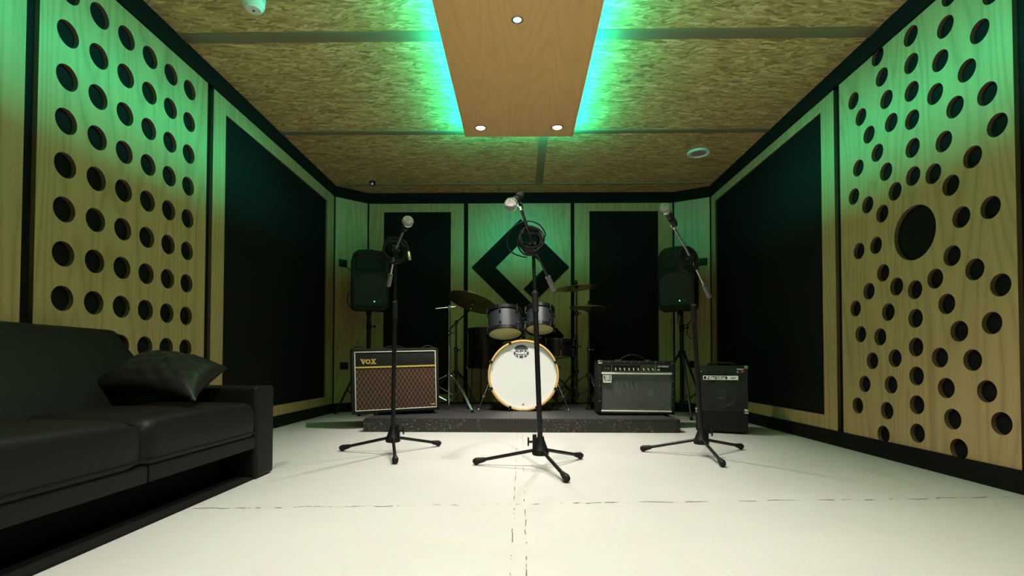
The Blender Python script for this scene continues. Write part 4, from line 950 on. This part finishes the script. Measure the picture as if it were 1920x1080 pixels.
def hw_stand(name, x, y, ztop, zu, zl, feet, label, metal='chrome', cat='cymbal stand', r=.0095, clamps=()):
    e = empty(name, (x, y, RZ), label=label, cat=cat)
    b = MB(); b.cyl((0, 0, zl-.04-RZ), (0, 0, .62*(ztop-RZ)), r+.003, None, 14); b.cyl((0, 0, .6*(ztop-RZ)), (0, 0, ztop-RZ), r-.001, None, 12); b.build('pole', metal, e)
    for z in list(clamps):
        b = MB(); b.cyl((0, 0, z-RZ-.022), (0, 0, z-RZ+.022), r+.009, None, 16, bev=.002); b.cyl((0, 0, z-RZ), (.035, -.01, z-RZ), .004, None, 8); b.sph((.036, -.01, z-RZ), .009, 8, (.6, .6, 1.5)); cl_ = b.build('clamp', 'hoopblack', e)
        b = MB(); b.sph((0, -r-.012, z-RZ), .006, 8); b.build('clamp_screw', 'chrome', cl_)
    for z, nm in ((zu, 'upper_collar'), (zl, 'lower_collar')):
        b = MB(); b.cyl((0, 0, z-RZ-.014), (0, 0, z-RZ+.014), r+.013, None, 16, bev=.002); b.build(nm, metal, e)
    for fx, fy in feet:
        ft = Vector((fx-x, fy-y, .012)); d = Vector((ft.x, ft.y, 0)).normalized(); n = Vector((-d.y, d.x, 0)); p0 = Vector((0, 0, zu-RZ))+d*.02
        # double braced leg: two flat bars bowed outwards, then down to the foot
        kn = p0.lerp(ft, .58)+Vector((0, 0, .035))
        b = MB()
        for s in (-.007, .007): b.tube([p0+n*s, p0.lerp(kn, .5)+Vector((0, 0, .012))+n*s, kn+n*s, ft.lerp(kn, .25)+n*s*.8, ft+n*s*.3], .0042, 8)
        lg = b.build('leg', metal, e)
        b = MB()
        for s in (-.010, .010): b.tube([Vector((0, 0, zl-RZ))+d*.018+n*s, kn.lerp(p0, .12)+n*s-Vector((0, 0, .01))], .0032, 6)
        b.build('brace', metal, lg)
        b = MB(); b.cyl(ft+Vector((0, 0, .012)), ft+Vector((0, 0, -.012)), .010, .013, 12); b.build('rubber_foot', 'rubber', lg)
    return e
def ring3(x, y, r, a0): return [(x+r*cos(radians(a0+120*i)), y+r*sin(radians(a0+120*i))) for i in range(3)]
def cymbal(name, c, nrm, R, label, pair=False, parent_stand=None):
    e = empty(name, c, label=label, cat='cymbal'); Q = aim((0, 0, 0), nrm)
    th = .0014; up = [(0, .022), (.012, .0215), (.026, .016), (.036, .009), (.044, .006), (R*.5, .001), (R*.8, -.006), (R, -.014)]
    prof = up+[(r_, z_-th) for r_, z_ in up[::-1]]
    b = MB(); b.lathe(prof, Q, 72); b.build('bow' if not pair else 'upper_cymbal', 'cymbal', e, 50)
    if pair:
        b = MB(); b.lathe([(r_, -z_-.030) for r_, z_ in up]+[(r_, -z_-.030-th) for r_, z_ in up[::-1]], Q, 72); b.build('lower_cymbal', 'cymbal', e, 50)
    return e
def cym_top(stand, loc_c, nrm):
    o = Vector(stand.location); p = Vector(loc_c)-o; n = Vector(nrm).normalized(); Q = aim(p, n)
    b = MB(); b.cyl(p-n*.05, p+n*.055, .0035, None, 8); b.lathe([(0, .024), (.016, .024), (.017, .034), (0, .034)], Q, 20); b.lathe([(0, .003), (.015, .003), (.014, -.010), (0, -.010)], Q, 20); t_ = b.build('felt_washers', 'rubber', stand)
    b = MB(); b.lathe([(0, .036), (.009, .036), (.008, .050), (.013, .055), (.013, .060), (0, .060)], Q, 16); b.build('wing_nut', 'hoopblack', t_)
    b = MB(); b.sph(p-n*.035, .008, 8); b.sph(p-n*.075, .008, 8); b.build('tilter', 'chrome', t_)
# left crash on a boom stand
e = hw_stand('cymbal_stand', -.596, 4.75, .90, .42, .20, ring3(-.596, 4.75, .30, -62), 'dark boom cymbal stand at the left of the kit holding the tilted cymbal', 'darkchrome', clamps=(.62,))
o = Vector(e.location)
cc, cn = Vector((-.424, 4.60, 1.055)), Vector((.27, .27, .92))
cn.normalize(); a0 = Vector((-.665, 4.80, .815)); a1 = Vector((-.596, 4.75, .875)); a2 = cc-cn*.085
b = MB(); b.tube([a0-o, a1-o, a2-o, cc-cn*.05-o], .006, 10); b.cyl(a1-o+Vector((0, -.015, 0)), a1-o+Vector((0, .018, 0)), .018, None, 18); b.build('boom_arm', 'darkchrome', e)
cym_top(e, cc, cn); cymbal('crash_cymbal', cc, cn, .232, 'large bronze cymbal tilted at the left of the drum kit')
# bare chrome stand at the left
e = hw_stand('hardware_stand', -.620, 4.45, .985, .394, .175, [(-.385, 4.14), (-.47, 4.78), (-1.0, 4.44)], 'bare chrome drum hardware stand between the diamond-cloth amplifier and the bass drum', 'chrome', 'drum stand', .007, clamps=(.76,))
b = MB(); b.tube([(-.115, -.02, .872), (.052, .01, .892)], .0035, 8); b.cyl((0, 0, .86), (0, 0, .90), .012, None, 14); b.build('cross_rod', 'chrome', e)
# right crash
e = hw_stand('cymbal_stand', .539, 4.95, 1.20, .42, .19, ring3(.539, 4.95, .31, -20), 'dark straight cymbal stand at the right of the kit holding the upper flat cymbal', 'darkchrome', clamps=(.66, .98))
cc = Vector((.539, 4.95, 1.238)); cym_top(e, cc, (-.09, .02, 1)); cymbal('crash_cymbal', cc, (-.09, .02, 1), .203, 'thin bronze cymbal lying nearly flat, upper one at the right of the kit')
# hi-hat
e = hw_stand('hi_hat_stand', .615, 4.62, 1.06, .40, .18, ring3(.615, 4.62, .26, -75), 'black hi-hat stand at the right of the kit beside the studded amplifier', 'darkchrome', 'hi-hat stand', clamps=(.62,))
b = MB(); b.box((-.045, -.20, -.0), (.045, -.02, .012), .004); b.box((-.035, -.19, .03), (.035, -.03, .037), .002, rot=(radians(14), 0, 0)); b.build('foot_pedal', 'darkchrome', e)
b = MB(); b.lathe([(0, .985-RZ), (.022, .985-RZ), (.012, .955-RZ), (0, .955-RZ)], n=20); b.cyl((0, 0, 1.03-RZ), (0, 0, 1.055-RZ), .012, None, 14); b.build('clutch', 'hoopblack', e)
cymbal('hi_hat_cymbals', (.615, 4.62, 1.012), (0.02, 0, 1), .178, 'pair of bronze hi-hat cymbals, lower one at the right of the kit', True)
# snare stand
e = hw_stand('snare_stand', .335, 4.86, .54, .36, .17, ring3(.335, 4.86, .24, 30), 'low tripod stand under the snare drum', 'darkchrome', 'drum stand', clamps=(.46,))
b = MB()
for i in range(3):
    a = radians(80+120*i); u = Vector((cos(a), sin(a), 0)); b.tube([Vector((0, 0, .44)), u*.10+Vector((0, 0, .455)), u*.176+Vector((0, 0, .462)), u*.19+Vector((0, 0, .50))], .005, 8)
b.build('basket', 'darkchrome', e)
# kick pedal behind the bass drum
e = empty('kick_pedal', (.03, 4.90, RZ), label='kick pedal behind the bass drum', cat='drum pedal')
b = MB(); b.box((-.05, -.06, 0), (.05, .20, .012), .003); b.build('base_plate', 'darkchrome', e)
b = MB(); b.box((-.04, -.03, .05), (.04, .20, .058), .003, rot=(radians(-10), 0, 0)); b.build('footboard', 'darkchrome', e)
for s in (-1, 1):
    b = MB(); b.cyl((s*.045, -.04, 0), (s*.045, -.04, .20), .007); b.build('post', 'chrome', e)
b = MB(); b.cyl((-.05, -.04, .19), (.05, -.04, .19), .006); b.cyl((0, -.04, .19), (0, -.01, .30), .005); b.sph((0, -.02, .31), .022, 8); b.build('beater', 'rubber', e)
